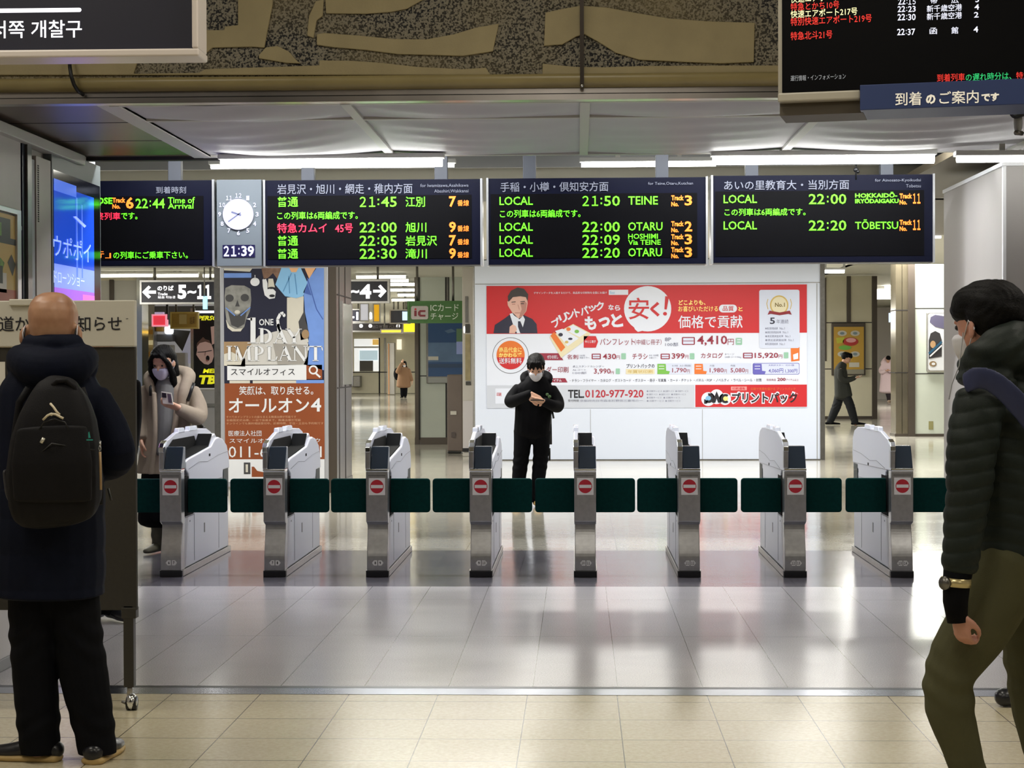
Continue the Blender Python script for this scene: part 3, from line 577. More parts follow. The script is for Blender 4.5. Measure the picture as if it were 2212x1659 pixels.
# ================================================================== TICKET GATES
GD = 12.65
SHELL = mat('gate_white_shell', (194, 196, 207), 0.35); SHELL2 = mat('gate_pale_grey', (178, 180, 186), 0.35); FLAP = mat('flap_dark_green', (3, 52, 50), 0.85, var=0.12, scale=40, spec=.12)
GST = mat('gate_front_steel', (168, 168, 170), 0.3, 0.85, var=0.07, scale=25); GDISP = mat('gate_display_glass', (42, 54, 68), 0.25); SLOT = mat('gate_slot_black', (5, 6, 8), 0.75, spec=.1); PLB = mat('plinth_black', (18, 19, 26), 0.35)
SEAM2 = mat('gate_seam', (120, 122, 130), 0.5); TAGM = mat('lane_tag_grey', (232, 233, 236), 0.5); SWH = mat('sticker_white', (228, 226, 228), 0.5); SRED = mat('sticker_red', (186, 26, 48), 0.5)
def rrect(x0, x1, z0, z1, r):
    pts = []
    for cx, cz, a0 in ((x1 - r, z0 + r, -90), (x1 - r, z1 - r, 0), (x0 + r, z1 - r, 90), (x0 + r, z0 + r, 180)):
        for i in range(5): a = math.radians(a0 + 22.5 * i); pts.append((cx + r * math.cos(a), cz + r * math.sin(a)))
    return pts
def make_gate():
    t = thing('ticket_gate', (0, 0, 0), 'ticket gate', 'ticket gate', 'row of ticket gates')
    L = dict(local=True)
    MB().box(-.079, .079, 0, 1.78, 0, .045, PLB).build('plinth', t, bevel=.003, **L)
    MB().box(-.081, -.076, .03, 1.78, .004, .046, STEEL).box(.076, .081, .03, 1.78, .004, .046, STEEL).build('skirting', t, **L)
    MB().prism([(.002, .045)] + [(.002 + .056 * (3 * (i / 14) ** 2 - 2 * (i / 14) ** 3), .11 + .255 * i / 14) for i in range(15)] + [(.12, .365), (.12, .045)], 'x', -.072, .072, GST).build('lower_front', t, bevel=.004, **L)
    up = MB().prism([(.056, .362), (.0, .385), (.0, .735), (.11, .735), (.11, .362)], 'x', -.076, .076, GST); up = up.build('front_panel', t, bevel=.006, seg=3, **L)
    MB().box(-.06, .06, -.001, .003, .705, .708, SEAM).build('panel_seam', up, **L)
    MB().box(-.077, .077, -.004, .11, .735, .753, CHROME).build('front_trim', t, bevel=.005, **L)
    MB().prism([(.006, .753), (.085, .905), (.15, .905), (.15, .753)], 'x', -.044, .075, GDISP).build('display', t, bevel=.005, **L)
    # left sensor wall with its hump
    prof = [(.0, .752), (.0, .90), (.03, .925), (.10, .945), (.25, .965), (.42, .992), (.6, .998), (1.25, .995), (1.5, .985), (1.66, .955), (1.74, .90), (1.76, .78), (1.74, .70), (.0, .735)]
    MB().prism(prof, 'x', -.079, -.05, SHELL).build('sensor_wall', t, bevel=.006, seg=2, **L)
    MB().prism([(-.003, .752), (-.003, .902), (.028, .929), (.06, .94), (.06, .752)], 'x', -.08, -.046, GST).build('corner_post', t, bevel=.008, seg=3, **L)
    MB().prism([(-.006, .87), (-.006, .905), (.024, .933), (.10, .951), (.10, .925), (.03, .905), (.012, .87)], 'x', -.0805, -.0455, CHROME).build('corner_cap', t, bevel=.003, **L)
    for a, b in ((.48, .70), (.84, 1.14)):
        MB().prism([(a, .985), (a + .03, 1.022), (b - .03, 1.022), (b, .985)], 'x', -.084, -.046, mat('sensor_cover', (206, 210, 222), 0.12)).build('sensor', t, bevel=.006, **L)
    MB().prism([(.15, .78), (.15, .905), (.30, .948), (1.0, .948), (1.06, .90), (1.02, .80)], 'x', -.05, -.040, SLOT).build('inner_wall', t, bevel=.003, **L)
    MB().prism([(.15, .74), (.15, .80), (.24, .815), (.60, .838), (1.04, .868), (1.2, .92), (1.34, .925), (1.5, .905), (1.66, .85), (1.74, .76), (1.76, .66), (1.50, .66), (1.48, .60), (.26, .60), (.25, .70)], 'x', -.074, .078, SHELL).build('upper_shell', t, bevel=.012, seg=3, **L)
    MB().prism([(.152, .80), (.152, .812), (.24, .824), (.60, .847), (1.03, .876), (1.02, .86), (.6, .83), (.2, .80)], 'x', -.05, .062, SLOT).build('card_tray', t, bevel=.003, **L)
    MB().prism([(1.02, .86), (1.18, .945), (1.30, .955), (1.42, .90), (1.4, .85)], 'x', -.05, .055, SHELL2).build('rear_hood', t, bevel=.012, seg=3, **L)
    MB().prism([(.99, .855), (1.165, .958), (1.185, .95), (1.03, .85)], 'x', -.049, .056, SLOT).build('tray_back_plate', t, bevel=.003, **L)
    MB().box(.077, .0805, .95, 1.0, .795, .815, SLOT).box(-.0805, -.077, .95, 1.0, .72, .74, SLOT).build('lock', t, bevel=.002, **L)
    for sx in (-1, 1):
        MB().tube([(sx * .079, .24, .74), (sx * .0795, .6, .775), (sx * .0795, .9, .76), (sx * .0795, 1.3, .79), (sx * .079, 1.72, .80)], .0018, SEAM2, 5).build('shell_seam', t, **L)
    lb = MB().box(-.070, .070, .10, 1.74, .046, .64, SHELL).build('lower_body', t, bevel=.008, **L)
    sm = MB()
    for sx in (-1, 1):
        for y in (.45, 1.35): sm.box(sx * .0695, sx * .0715, y, y + .006, .07, .41, SEAM2)
        sm.box(sx * .0695, sx * .0715, .14, .45, .40, .406, SEAM2); sm.box(sx * .0695, sx * .072, .80, .83, .24, .31, DK)
        sm.box(sx * .0695, sx * .0715, .30, .32, .36, .372, SEAM2)
    sm.build('door_seams', lb, **L)
    MB().box(-.0745, .0745, .12, .42, .41, .69, SLOT).build('flap_slot', t, bevel=.003, **L)
    MB().box(-.076, .076, 1.52, 1.72, .44, .70, mat('rear_flap_slot', (30, 42, 44), 0.5)).build('rear_flap_slot', t, bevel=.004, **L)
    for sx in (-1, 1):
        pr = rrect(sx * .06 if sx > 0 else -.352, .352 if sx > 0 else sx * .06, .432, .672, .022)
        MB().prism(pr, 'y', .225, .262, FLAP).build('flap', t, bevel=.010, seg=3, **L)
    q = Sheet((0, -.001, 0), (1, 0, 0), (0, 0, 1), px=False, gap=.0012)
    q.rect(-.056, .572, .058, .69, SWH, 1); q.face([(.001 + .047 * math.cos(i * math.pi / 18), .631 + .047 * math.sin(i * math.pi / 18)) for i in range(36)], SRED, 2); q.rect(-.041, .620, .043, .642, SWH, 3)
    q.build('no_entry_sticker', t, **L)
    return t
GP = [368, 592, 814, 1038, 1264, 1489, 1718, 1949]
GL = ['ticket gate with lane tags 6 and 7, nearest the notice board', 'ticket gate with lane tags 7 and 8, in front of the tall implant poster', 'ticket gate with lane tags 8 and 9, in front of the far corridor',
      'ticket gate with lane tags 9 and 10, left of the man in black', 'ticket gate with lane tags 10 and 11, seen straight end on', 'ticket gate with lane tags 11 and 12, in front of the red logo strip',
      'ticket gate with lane tags 12 and 13, before the right end of the white wall', 'ticket gate with lane tags 13 and 14, nearest the walking man in green']
g0 = make_gate()
gates = []
for i, p in enumerate(GP):
    lo = V((at(p, 1050, GD).x, GD, 0))
    if i == 0: g = g0; g.location = lo; g['label'] = GL[0]
    else: g = dup(g0, lo, GL[i])
    gates.append(g)
for i, g in enumerate(gates):
    q = Sheet((0, 0.0005, 0), (1, 0, 0), (0, 0, 1), px=False, gap=.0012)
    q.face([(-.036, .10), (-.022, .082), (.0, .082), (.0, .118), (-.022, .118)], TAGM, 1); q.face([(.008, .082), (.03, .082), (.044, .10), (.03, .118), (.008, .118)], TAGM, 1)
    a, b = str(6 + i), str(7 + i)
    q.text(a, -.018 if len(a) < 2 else -.026, .090, -.008 if len(a) < 2 else -.005, .110, INK, .03, 2); q.text(b, .016 if len(b) < 2 else .012, .090, .026 if len(b) < 2 else .032, .110, INK, .03, 2)
    q.build('lane_tag', g, local=True)
# ================================================================== ADVERTISEMENT ON THE WHITE WALL
ARED = mat('ad_red', (190, 32, 40), 0.45); AWH = mat('ad_white', (214, 220, 236), 0.45); APALE = mat('ad_pale_blue', (200, 208, 230), 0.45); AGREY = mat('ad_grey', (190, 196, 210), 0.45); AMAR = mat('ad_maroon_text', (140, 36, 60), 0.5); AYEL = mat('ad_yellow_text', (250, 226, 130), 0.5); ANAVY = mat('ad_navy', (34, 34, 58), 0.5); ASKIN = mat('ad_skin', (214, 172, 160), 0.5); ASK2 = mat('ad_skin_shadow', (176, 128, 118), 0.5); AHAIR = mat('ad_hair', (56, 52, 54), 0.5); AORG = mat('ad_orange', (214, 110, 40), 0.5); AGRN = mat('ad_green', (112, 176, 72), 0.5); AMINT = mat('ad_mint', (140, 186, 164), 0.5); ABLU = mat('ad_violet_blue', (96, 92, 180), 0.5); AGOLD = mat('ad_gold', (196, 170, 96), 0.5); ATXT = mat('ad_grey_text', (126, 130, 152), 0.5); ACYAN = mat('ad_cyan', (120, 176, 214), 0.5); ABEIGE = mat('ad_beige', (214, 206, 176), 0.5)
s_ = front(AD); u0, v0, u1, v1 = s_.box4(1051, 615, 1743, 881)
ad = thing('wall_advertisement', ((u0 + u1) / 2, AD, v0), 'wide red and white printing price advertisement on the white wall', 'advertisement')
MB().box(u0, u1, AD - .012, AD - .004, v0, v1, AWH).build('panel', ad)
def asheet(): return front(AD - .0125, gap=.0022)
q = asheet(); q.rect(1051, 616, 1743, 720, ARED, 1)
q.text('デザインデータを入稿するだけで、高品質な印刷物を全国にお届け', 1153, 630, 1311, 635, AWH, .0, 2); q.rect(1315, 626, 1357, 637, AWH, 2); q.text('Best', 1318, 629, 1328, 635, ACYAN, .0, 3)
for i, (ch, x, y) in enumerate(zip('プリントパックなら', (1201, 1217, 1232, 1247, 1262, 1280, 1296, 1320, 1334), (697, 687, 680, 675, 671, 666, 661, 664, 665))):
    w_, h_ = (9, 9.5) if i < 7 else (6, 6); w_ = 5.5 if ch == 'ト' else w_; h_ = 6.5 if ch == 'ッ' else h_
    q.text(ch, x - w_, y - h_, x + w_, y + h_, AWH, .035, 2, rot=(0.45, 0.4, 0.35, 0.3, 0.25, 0.15, 0.1, 0, 0)[i])
for ch, x, y, h in (('も', 1276, 698, 15), ('っ', 1306, 696, 11), ('と', 1333, 692, 15)): q.text(ch, x - 13, y - h, x + 12, y + h, AWH, .05, 2, rot=.1)
q.oval(1399, 667, 51, 49, AWH, 2, 40); q.poly([(1366, 700), (1372, 712), (1378, 717), (1390, 714), (1410, 712), (1404, 696), (1380, 690)], AWH, 3)
q.text('安', 1358, 643, 1402, 690, ARED, .03, 4); q.text('く', 1404, 652, 1425, 684, ARED, .05, 4); q.text('！', 1434, 640, 1443, 682, ARED, .05, 4, rot=-.12)
q.text('どこよりも、', 1466, 648, 1524, 659, AYEL, .03, 2); q.text('お喜びいただける', 1465, 661, 1551, 673, AYEL, .03, 2); q.rect(1553, 658, 1592, 675, AWH, 2, .5); q.text('品質', 1561, 661, 1585, 672, ARED, .02, 3); q.text('と', 1595, 663, 1604, 672, AYEL, .03, 2)
q.text('価格で貢献', 1465, 681, 1604, 709, AWH, .05, 2); q.build('banner', ad)
q = asheet()                                  # man in a dark suit
q.poly([(1066, 720), (1069, 702), (1090, 688), (1102, 679), (1130, 680), (1150, 689), (1159, 700), (1161, 720)], ANAVY, 3); q.poly([(1101, 678), (1108, 676), (1122, 690), (1130, 682), (1134, 690), (1126, 720), (1117, 720), (1108, 700)], AWH, 4); q.poly([(1119, 694), (1124, 694), (1134, 718), (1124, 720), (1119, 706)], ANAVY, 5); q.poly([(1101, 706), (1107, 701), (1114, 704), (1117, 712), (1112, 720), (1100, 720)], ASKIN, 5)
q.poly([(1099, 650), (1101, 640), (1112, 633), (1128, 634), (1138, 640), (1140, 655), (1137, 672), (1128, 684), (1120, 688), (1110, 681), (1102, 668), (1097, 660), (1096, 651)], ASKIN, 4)
q.poly([(1124, 655), (1132, 650), (1138, 655), (1136, 672), (1128, 683), (1121, 687), (1124, 676), (1127, 668)], ASK2, 5); q.poly([(1098, 652), (1097, 640), (1104, 628), (1118, 621), (1132, 624), (1141, 636), (1140, 651), (1136, 642), (1124, 640), (1108, 642), (1101, 650)], AHAIR, 6)
q.line([(1105, 653), (1114, 652)], 1.6, AHAIR, 6); q.line([(1124, 652), (1134, 651)], 1.6, AHAIR, 6); q.line([(1106, 657), (1113, 657)], 1.8, ASK2, 6); q.line([(1125, 656), (1132, 656)], 1.8, AHAIR, 6); q.line([(1112, 676), (1124, 676)], 1.6, ASK2, 6); q.line([(1119, 658), (1122, 669)], 1.2, ASK2, 6); q.build('portrait', ad)
q = asheet()                                  # price list
q.oval(1103, 768, 39, 39, AHAIR, 1, 40); q.oval(1103, 768, 38, 38, AWH, 2, 40); q.oval(1103, 767, 30.5, 31, AORG, 3, 40); q.poly([(1103 + 30.5 * math.cos(a * math.pi / 20), 767 + 31 * math.sin(a * math.pi / 20)) for a in range(1, 20)], ARED, 4)
q.text('商品代金に', 1078, 750, 1127, 761, AYEL, .03, 5); q.text('かかわらず', 1078, 762, 1127, 772, AYEL, .03, 5); q.text('送料無料', 1078, 773, 1127, 786, AWH, .04, 5)
q.build('free_shipping_badge', ad); q = asheet()
q.poly([(1187, 728), (1215, 712), (1238, 700), (1276, 720), (1258, 740), (1212, 773)], ABEIGE, 3); q.poly([(1189, 725), (1197, 717), (1221, 750), (1212, 760)], AORG, 4); q.poly([(1199, 715), (1215, 710), (1250, 731), (1226, 748)], AWH, 4); q.poly([(1219, 712), (1238, 702), (1268, 718), (1252, 728)], AWH, 4); q.oval(1211, 723, 5, 4, ANAVY, 5, 10); q.oval(1232, 732, 5, 2.5, ANAVY, 5, 10); q.oval(1224, 739, 4, 3, AGOLD, 5, 10); q.oval(1228, 711, 5, 4, AORG, 5, 10); q.oval(1246, 716, 5, 4, AGRN, 5, 10)
q.build('brochure_picture', ad); q = asheet()
q.poly([(1261, 726), (1287, 726), (1292, 738), (1287, 751), (1261, 751)], ARED, 3); q.text('中とじ冊子', 1264, 735, 1287, 741, AWH, .02, 4)
q.text('パンフレット', 1296, 731, 1371, 746, AMAR, .005, 2); q.text('（中綴じ冊子）', 1371, 733, 1429, 745, AMAR, .0, 2); q.text('8P', 1436, 729, 1450, 737, ATXT, .02, 2); q.text('100部', 1437, 740, 1465, 748, ATXT, .01, 2)
def tag(x0, y0, x1, y1):
    q.rect(x0, y0, x1, y1, AMAR, 2, .15); q.rect(x0 + 2.5, y0 + 2, x1 - 2.5, (y0 + y1) / 2 - .7, APALE, 3); q.rect(x0 + 2.5, (y0 + y1) / 2 + .7, x1 - 2.5, y1 - 2, APALE, 3)
tag(1473, 728, 1501, 745); q.text('4,410', 1506, 725, 1571, 747, AMAR, .02, 2); q.text('円', 1572, 732, 1585, 745, AMAR, .0, 2); q.rect(1589, 730, 1603, 745, AMINT, 2, .15); q.rect(1592, 733, 1600, 735, AWH, 3); q.rect(1592, 738, 1600, 740, AWH, 3)
q.build('price_item', ad); q = asheet()
q.poly([(1160, 763), (1207, 763), (1217, 778), (1160, 778)], AMAR, 2); q.text('ぜひお試し', 1182, 767, 1206, 775, AWH, .02, 3)
q.text('名刺', 1225, 766, 1249, 776, AMAR, .02, 2); q.text('100枚', 1252, 766, 1264, 770, ATXT, .0, 2); q.text('両面カラー', 1252, 771, 1273, 775, ATXT, .0, 2); tag(1278, 764, 1298, 776); q.text('430', 1302, 764, 1331, 776, AMAR, .02, 2); q.text('円', 1331, 768, 1339, 776, AMAR, .0, 2); q.rect(1342, 763, 1352, 776, AMINT, 2, .15)
q.build('price_item', ad); q = asheet()
q.text('チラシ', 1366, 764, 1399, 776, AMAR, .01, 2); q.text('A4 100枚', 1402, 765, 1423, 770, ATXT, .0, 2); q.text('片面カラー', 1402, 771, 1420, 775, ATXT, .0, 2); tag(1427, 764, 1447, 776); q.text('399', 1451, 763, 1479, 775, AMAR, .02, 2); q.text('円', 1480, 767, 1487, 775, AMAR, .0, 2); q.rect(1490, 763, 1500, 776, AMINT, 2, .15)
q.build('price_item', ad); q = asheet()
q.text('カタログ', 1514, 762, 1562, 774, AMAR, .01, 2); q.text('8ページ', 1566, 763, 1586, 767, ATXT, .0, 2); q.text('100部 コート90kg', 1566, 769, 1601, 774, ATXT, .0, 2); tag(1605, 762, 1626, 774); q.text('15,920', 1630, 762, 1681, 775, AMAR, .02, 2); q.text('円', 1682, 766, 1690, 774, AMAR, .0, 2); q.rect(1693, 761, 1703, 774, AMINT, 2, .15)
q.poly([(1708, 752), (1727, 748), (1727, 779), (1709, 781)], AORG, 2); q.poly([(1713, 766), (1724, 762), (1724, 775), (1714, 777)], AWH, 3)
q.build('price_item', ad); q = asheet()
q.text('ダー印刷', 1180, 792, 1228, 805, AMAR, .015, 2); q.text('卓上スタンドカレンダー', 1237, 789, 1305, 794, ATXT, .0, 2); q.text('A6 コート', 1237, 797, 1266, 801, ATXT, .0, 2); q.text('100部', 1237, 803, 1267, 808, ATXT, .0, 2); q.text('3,990', 1283, 796, 1319, 809, AMAR, .01, 2); q.text('円', 1319, 802, 1326, 808, AMAR, .0, 2); q.rect(1330, 796, 1339, 808, AMINT, 2, .15)
q.build('price_item', ad); q = asheet()
q.text('プリントパックの', 1353, 786, 1414, 795, ANAVY, .015, 2); q.rect(1352, 797, 1414, 808, ABEIGE, 2); q.text('年賀状印刷', 1356, 799, 1410, 806, AGOLD, .02, 3)
for x, c in ((1420, AGRN), (1500, AORG), (1627, ABLU)):
    q.poly([(x, 786), (x + 18, 786), (x + 19, 801), (x + 27, 802), (x + 25, 808), (x, 808)], c, 3); q.rect(x + 3, 790, x + 15, 791.5, AWH, 4); q.rect(x + 3, 796, x + 15, 797.5, AWH, 4)
q.rect(1420, 785, 1495, 808, APALE, 2, .1); q.rect(1500, 785, 1623, 808, APALE, 2, .1); q.rect(1626, 784, 1727, 809, ABLU, 1, .15); q.rect(1627, 785.2, 1726, 808, APALE, 2, .15)
q.text('1,790', 1452, 795, 1483, 806, AMAR, .01, 3); q.text('円', 1484, 798, 1490, 806, AMAR, .0, 3); q.text('1,980', 1533, 795, 1563, 806, AMAR, .01, 3); q.text('円', 1564, 798, 1570, 806, AMAR, .0, 3); q.text('5,080', 1578, 795, 1609, 806, AMAR, .01, 3); q.text('円', 1610, 798, 1616, 806, AMAR, .0, 3)
q.text('4,060円', 1660, 796, 1692, 806, ABLU, .015, 3); q.text('1,300円', 1696, 797, 1722, 806, ABLU, .015, 3); q.text('大判ポスター', 1660, 787, 1692, 791, ABLU, .0, 3); q.text('ポスター印刷', 1697, 787, 1715, 791, ABLU, .0, 3); q.text('B1 片面', 1452, 788, 1464, 792, ATXT, .0, 3); q.text('A3 両面', 1468, 788, 1492, 792, ATXT, .0, 3); q.text('片面', 1533, 788, 1543, 792, ATXT, .0, 3); q.text('両面', 1578, 788, 1588, 792, ATXT, .0, 3)
q.build('price_item', ad); q = asheet()
q.poly([(1160, 817), (1221, 817), (1226, 826), (1160, 826)], AMAR, 2); q.text('アイテム', 1190, 818.5, 1213, 824.5, AWH, .02, 3)
q.text('・チラシ・フライヤー ・カタログ ・ポストカード ・ポスター ・冊子・写真集 ・カード・チケット ・パネル・POP ・ノベルティ ・ラベル・シール ・封筒', 1231, 818, 1645, 825, ANAVY, .0, 2); q.text('取扱商品', 1656, 818, 1676, 823, AMAR, .0, 2); q.text('200', 1679, 816, 1697, 823, AMAR, .03, 2); q.text('アイテム以上', 1698, 818, 1725, 823, AMAR, .0, 2); q.build('item_list', ad)
q = asheet(); q.rect(1052, 832, 1500, 880, AGREY, 1); q.rect(1070, 839, 1106, 872, AWH, 2); q.text('印刷', 1073, 848, 1083, 856, ARED, .02, 3); q.text('TEL.', 1227, 842, 1262, 860, INK, .03, 2); q.text('0120-977-920', 1264, 842, 1390, 859, mat('ad_phone_red', (168, 34, 52), 0.5), .02, 2)
q.text('受付時間', 1227, 863, 1250, 868, INK, .0, 2); q.text('京都府向日市森本町野田三番地の一', 1253, 863, 1389, 868, ATXT, .0, 2)
for j, row in enumerate((((1397, 1430), (1433, 1456), (1459, 1487)), ((1397, 1420), (1424, 1446), (1450, 1482)), ((1397, 1429), (1433, 1469)), ((1397, 1434), (1437, 1470)))):
    for a, b in row: q.text('● 印刷サービス', a, 843 + j * 7, b, 847 + j * 7, ATXT, .0, 2)
q.build('contact_strip', ad)
q = asheet(); q.rect(1502, 831, 1743, 879, ARED, 1); q.rect(1579, 835, 1613, 843, mat('ad_pink', (226, 150, 150), 0.5), 2); q.text('印刷通販', 1582, 836, 1610, 842, ARED, .01, 3); q.text('印刷で笑顔を届ける プリントパック', 1622, 837, 1718, 843, AORG, .0, 2)
q.text('プリントパック', 1578, 845, 1725, 874, AWH, .11, 2); q.text('プリントパック', 1581, 848, 1722, 871, INK, .03, 3)
def cring(cx, cy, r0, r1, a0, a1, m, k):
    n = 18; q.poly([(cx + r1 * math.cos(math.radians(a0 + (a1 - a0) * i / n)), cy + r1 * math.sin(math.radians(a0 + (a1 - a0) * i / n))) for i in range(n + 1)] + [(cx + r0 * math.cos(math.radians(a1 + (a0 - a1) * i / n)), cy + r0 * math.sin(math.radians(a1 + (a0 - a1) * i / n))) for i in range(n + 1)], m, k)
q.oval(1530, 862, 15, 15, AWH, 2); q.oval(1548, 857, 15, 16, AWH, 2); q.oval(1566, 862, 13, 13, AWH, 2)
q.oval(1530, 861, 6, 6, ACYAN, 3); cring(1531, 860, 5, 10.5, -100, 130, INK, 4); q.poly([(1521, 862), (1529, 866), (1527, 872), (1521, 872)], INK, 4); q.poly([(1548, 845), (1558, 870), (1551, 870), (1548, 861), (1545, 870), (1538, 870)], INK, 4); q.oval(1567, 861, 6, 6, AYEL, 3); cring(1567, 861, 5, 10, 50, 310, INK, 4); q.build('logo_strip', ad)
q = asheet(); q.rect(1640, 626, 1727, 752, APALE, 3, .05); q.oval(1683, 659, 20, 21, AGOLD, 4); q.oval(1683, 659, 17, 18, ABEIGE, 5); q.text('No.1', 1674, 654, 1695, 663, mat('ad_olive', (110, 92, 36), 0.5), .02, 6); q.poly([(1658, 680), (1662, 671), (1684, 675), (1706, 671), (1710, 680), (1703, 678), (1684, 681), (1665, 678)], mat('ad_dark_red', (130, 26, 38), 0.5), 6)
for sx in (-1, 1): q.line([(1683 + sx * 24, 646), (1683 + sx * 27, 656), (1683 + sx * 24, 668)], 1.5, AGOLD, 4)
q.text('5', 1663, 686, 1674, 700, ANAVY, .02, 4); q.text('年連続', 1677, 690, 1703, 699, ATXT, .0, 4)
for j, (a, b) in enumerate(((1653, 1680), (1653, 1687), (1653, 1692), (1653, 1699), (1653, 1680))): q.text('●満足度調査結果', a, 707 + j * 8.4, b, 712 + j * 8.4, ATXT, .0, 4); q.text('No.1', b + 4, 707 + j * 8.4, b + 15, 712 + j * 8.4, ATXT, .0, 4)
q.build('award_badge', ad)
# ================================================================== TALL POSTER ON THE PILLAR
PF = PD - .02
s_ = front(PF); u0, v0, u1, v1 = s_.box4(484, 578, 701, 1042)
po = thing('pillar_poster', ((u0 + u1) / 2, PF, v0), 'tall dental poster with skull scan and orange lower half on the pillar', 'poster')
MB().box(u0 - .04, u1 + .045, PF - .01, PF + .02, v0 - .05, v1 + .1, mat('poster_frame_silver', (192, 194, 200), 0.3, 0.5)).build('frame', po, bevel=.004)
OB = mat('poster_orange', (132, 66, 30), 0.45); PWT = mat('poster_paper_white', (214, 216, 220), 0.45); PNV = mat('poster_navy', (30, 32, 52), 0.4); PBL = mat('poster_gown_blue', (104, 138, 204), 0.45, var=0.06, scale=6); PMK = mat('poster_mask_blue', (128, 178, 218), 0.45); PMD = mat('poster_mask_fold', (86, 138, 184), 0.45); PSK = mat('poster_bone_grey', (128, 128, 124), 0.45, var=0.2, scale=14); PSD = mat('poster_bone_dark', (62, 62, 64), 0.45); PHR = mat('poster_brown_hair', (120, 92, 76), 0.45, var=0.2, scale=20); PCR = mat('poster_cream', (196, 192, 180), 0.45); PTN = mat('poster_tan', (150, 124, 92), 0.45); PPE = mat('poster_peach', (214, 164, 120), 0.45); PGL = mat('poster_glove', (190, 188, 184), 0.45)
def psheet(): return front(PF - .0105, gap=.002)
q = psheet(); q.rect(484, 580, 700, 828, PNV, 1); q.poly([(484, 580), (545, 580), (540, 587), (484, 584)], PCR, 2); q.rect(484, 590, 543, 600, PBL, 2)
q.poly([(485, 640), (487, 622), (500, 616), (528, 617), (541, 624), (543, 648), (540, 672), (532, 690), (528, 706), (520, 716), (502, 716), (492, 708), (489, 690), (486, 668)], PSK, 2); q.oval(496, 644, 9, 8, PSD, 3); q.oval(529, 643, 9, 8, PSD, 3); q.poly([(508, 662), (513, 648), (518, 662)], PSD, 3); q.poly([(492, 670), (512, 682), (534, 668), (528, 700), (514, 708), (500, 702)], PSD, 3); q.line([(488, 665), (508, 682)], 2.5, PBL, 4); q.line([(541, 664), (520, 682)], 2.5, PBL, 4); q.oval(513, 674, 6, 4, PCR, 5); q.poly([(488, 690), (492, 708), (502, 716), (520, 716), (530, 700), (524, 709), (508, 711), (496, 704)], PCR, 4)
q.oval(551, 609, 10, 9, PWT, 3); q.line([(551, 594), (551, 602)], 1.5, PWT, 3)
q.poly([(565, 579), (612, 579), (600, 604), (590, 590), (580, 600), (570, 604)], PHR, 3); q.poly([(567, 604), (574, 600), (578, 612), (578, 625), (588, 622), (596, 630), (594, 644), (582, 646), (572, 638), (568, 620)], PWT, 3); q.poly([(580, 602), (590, 602), (594, 621), (579, 621)], PCR, 4); q.oval(587, 622, 7, 2.3, INK, 5); q.oval(588, 639, 6, 3, INK, 5)
q.poly([(620, 643), (656, 640), (655, 700), (668, 740), (640, 735), (620, 712)], PCR, 2); q.poly([(608, 579), (650, 579), (664, 610), (655, 640), (640, 644), (616, 640), (595, 615)], PMK, 4); q.line([(630, 590), (612, 630)], 2, PMD, 5); q.line([(637, 592), (642, 636)], 2, PMD, 5); q.line([(624, 596), (626, 634)], 1.6, PMD, 5)
q.poly([(625, 579), (645, 579), (640, 588), (630, 588)], PPE, 5); q.poly([(658, 579), (682, 579), (668, 602)], PPE, 4)
q.poly([(700, 579), (684, 579), (664, 606), (656, 632), (660, 690), (668, 720), (664, 770), (656, 787), (700, 800)], PBL, 3); q.poly([(664, 612), (655, 632), (673, 638)], mat('poster_gown_shade', (62, 90, 160), 0.45), 4); q.line([(664, 600), (684, 668), (698, 690)], 2, mat('poster_gown_shade', (62, 90, 160), 0.45), 4)
q.poly([(645, 695), (658, 670), (664, 700), (668, 730), (650, 735)], PSD, 3); q.oval(660, 722, 8, 10, PTN, 4)
q.rect(484, 738, 560, 776, PTN, 2); q.poly([(530, 758), (560, 725), (610, 712), (650, 720), (668, 745), (665, 788), (520, 790)], PGL, 3); q.poly([(590, 742), (664, 745), (656, 786), (600, 788)], mat('poster_glove_shade', (150, 146, 140), 0.45), 4); q.poly([(484, 765), (500, 760), (530, 775), (530, 792), (484, 790)], PCR, 3); q.build('photo', po)
q = psheet()
def serif(pts, wd, base=None): q.line(pts, wd, PWT, 7)
def sf(x, y, w_=9): q.line([(x - w_ / 2, y), (x + w_ / 2, y)], 1.6, PWT, 7)
serif([(547, 686), (547, 741)], 11); q.poly([(532, 689), (545, 686), (545, 693)], PWT, 7); sf(546, 741, 22)
q.text('ONE', 560, 689, 591, 703, PWT, .02, 7)
serif([(566, 710), (566, 741)], 7); sf(564, 709.5, 10); sf(566, 741, 12)
n = 16; q.poly([(570 + 18 * math.sin(math.pi * i / n), 726 - 16 * math.cos(math.pi * i / n)) for i in range(n + 1)] + [(570 + 11 * math.sin(math.pi * (n - i) / n), 726 - 14 * math.cos(math.pi * (n - i) / n)) for i in range(n + 1)], PWT, 7)
serif([(595, 741), (607, 712)], 2); serif([(600, 700), (617, 741)], 7); sf(595, 741, 8); sf(616, 741, 12); serif([(599, 731), (611, 731)], 2)
serif([(603, 716), (600, 690), (606, 678), (613, 676)], 6.5); q.oval(614, 681, 3.2, 4, PWT, 7)
serif([(623, 711), (635, 730)], 6); serif([(648, 711), (636, 730)], 2.2); serif([(636, 727), (636, 741)], 6.5); sf(622, 711, 10); sf(648, 711, 9); sf(636, 741, 12)
def I(x): serif([(x, 748), (x, 779)], 6); sf(x, 748, 12); sf(x, 779, 12)
I(496); serif([(511, 779), (511, 748)], 2); serif([(511, 748), (523, 778)], 6); serif([(524, 778), (537, 748)], 2); serif([(537, 748), (539, 779)], 6); sf(510, 779, 8); sf(540, 779, 11); sf(510, 748, 9); sf(539, 748, 9)
serif([(554, 748), (554, 779)], 6); sf(553, 748, 11); sf(554, 779, 12)
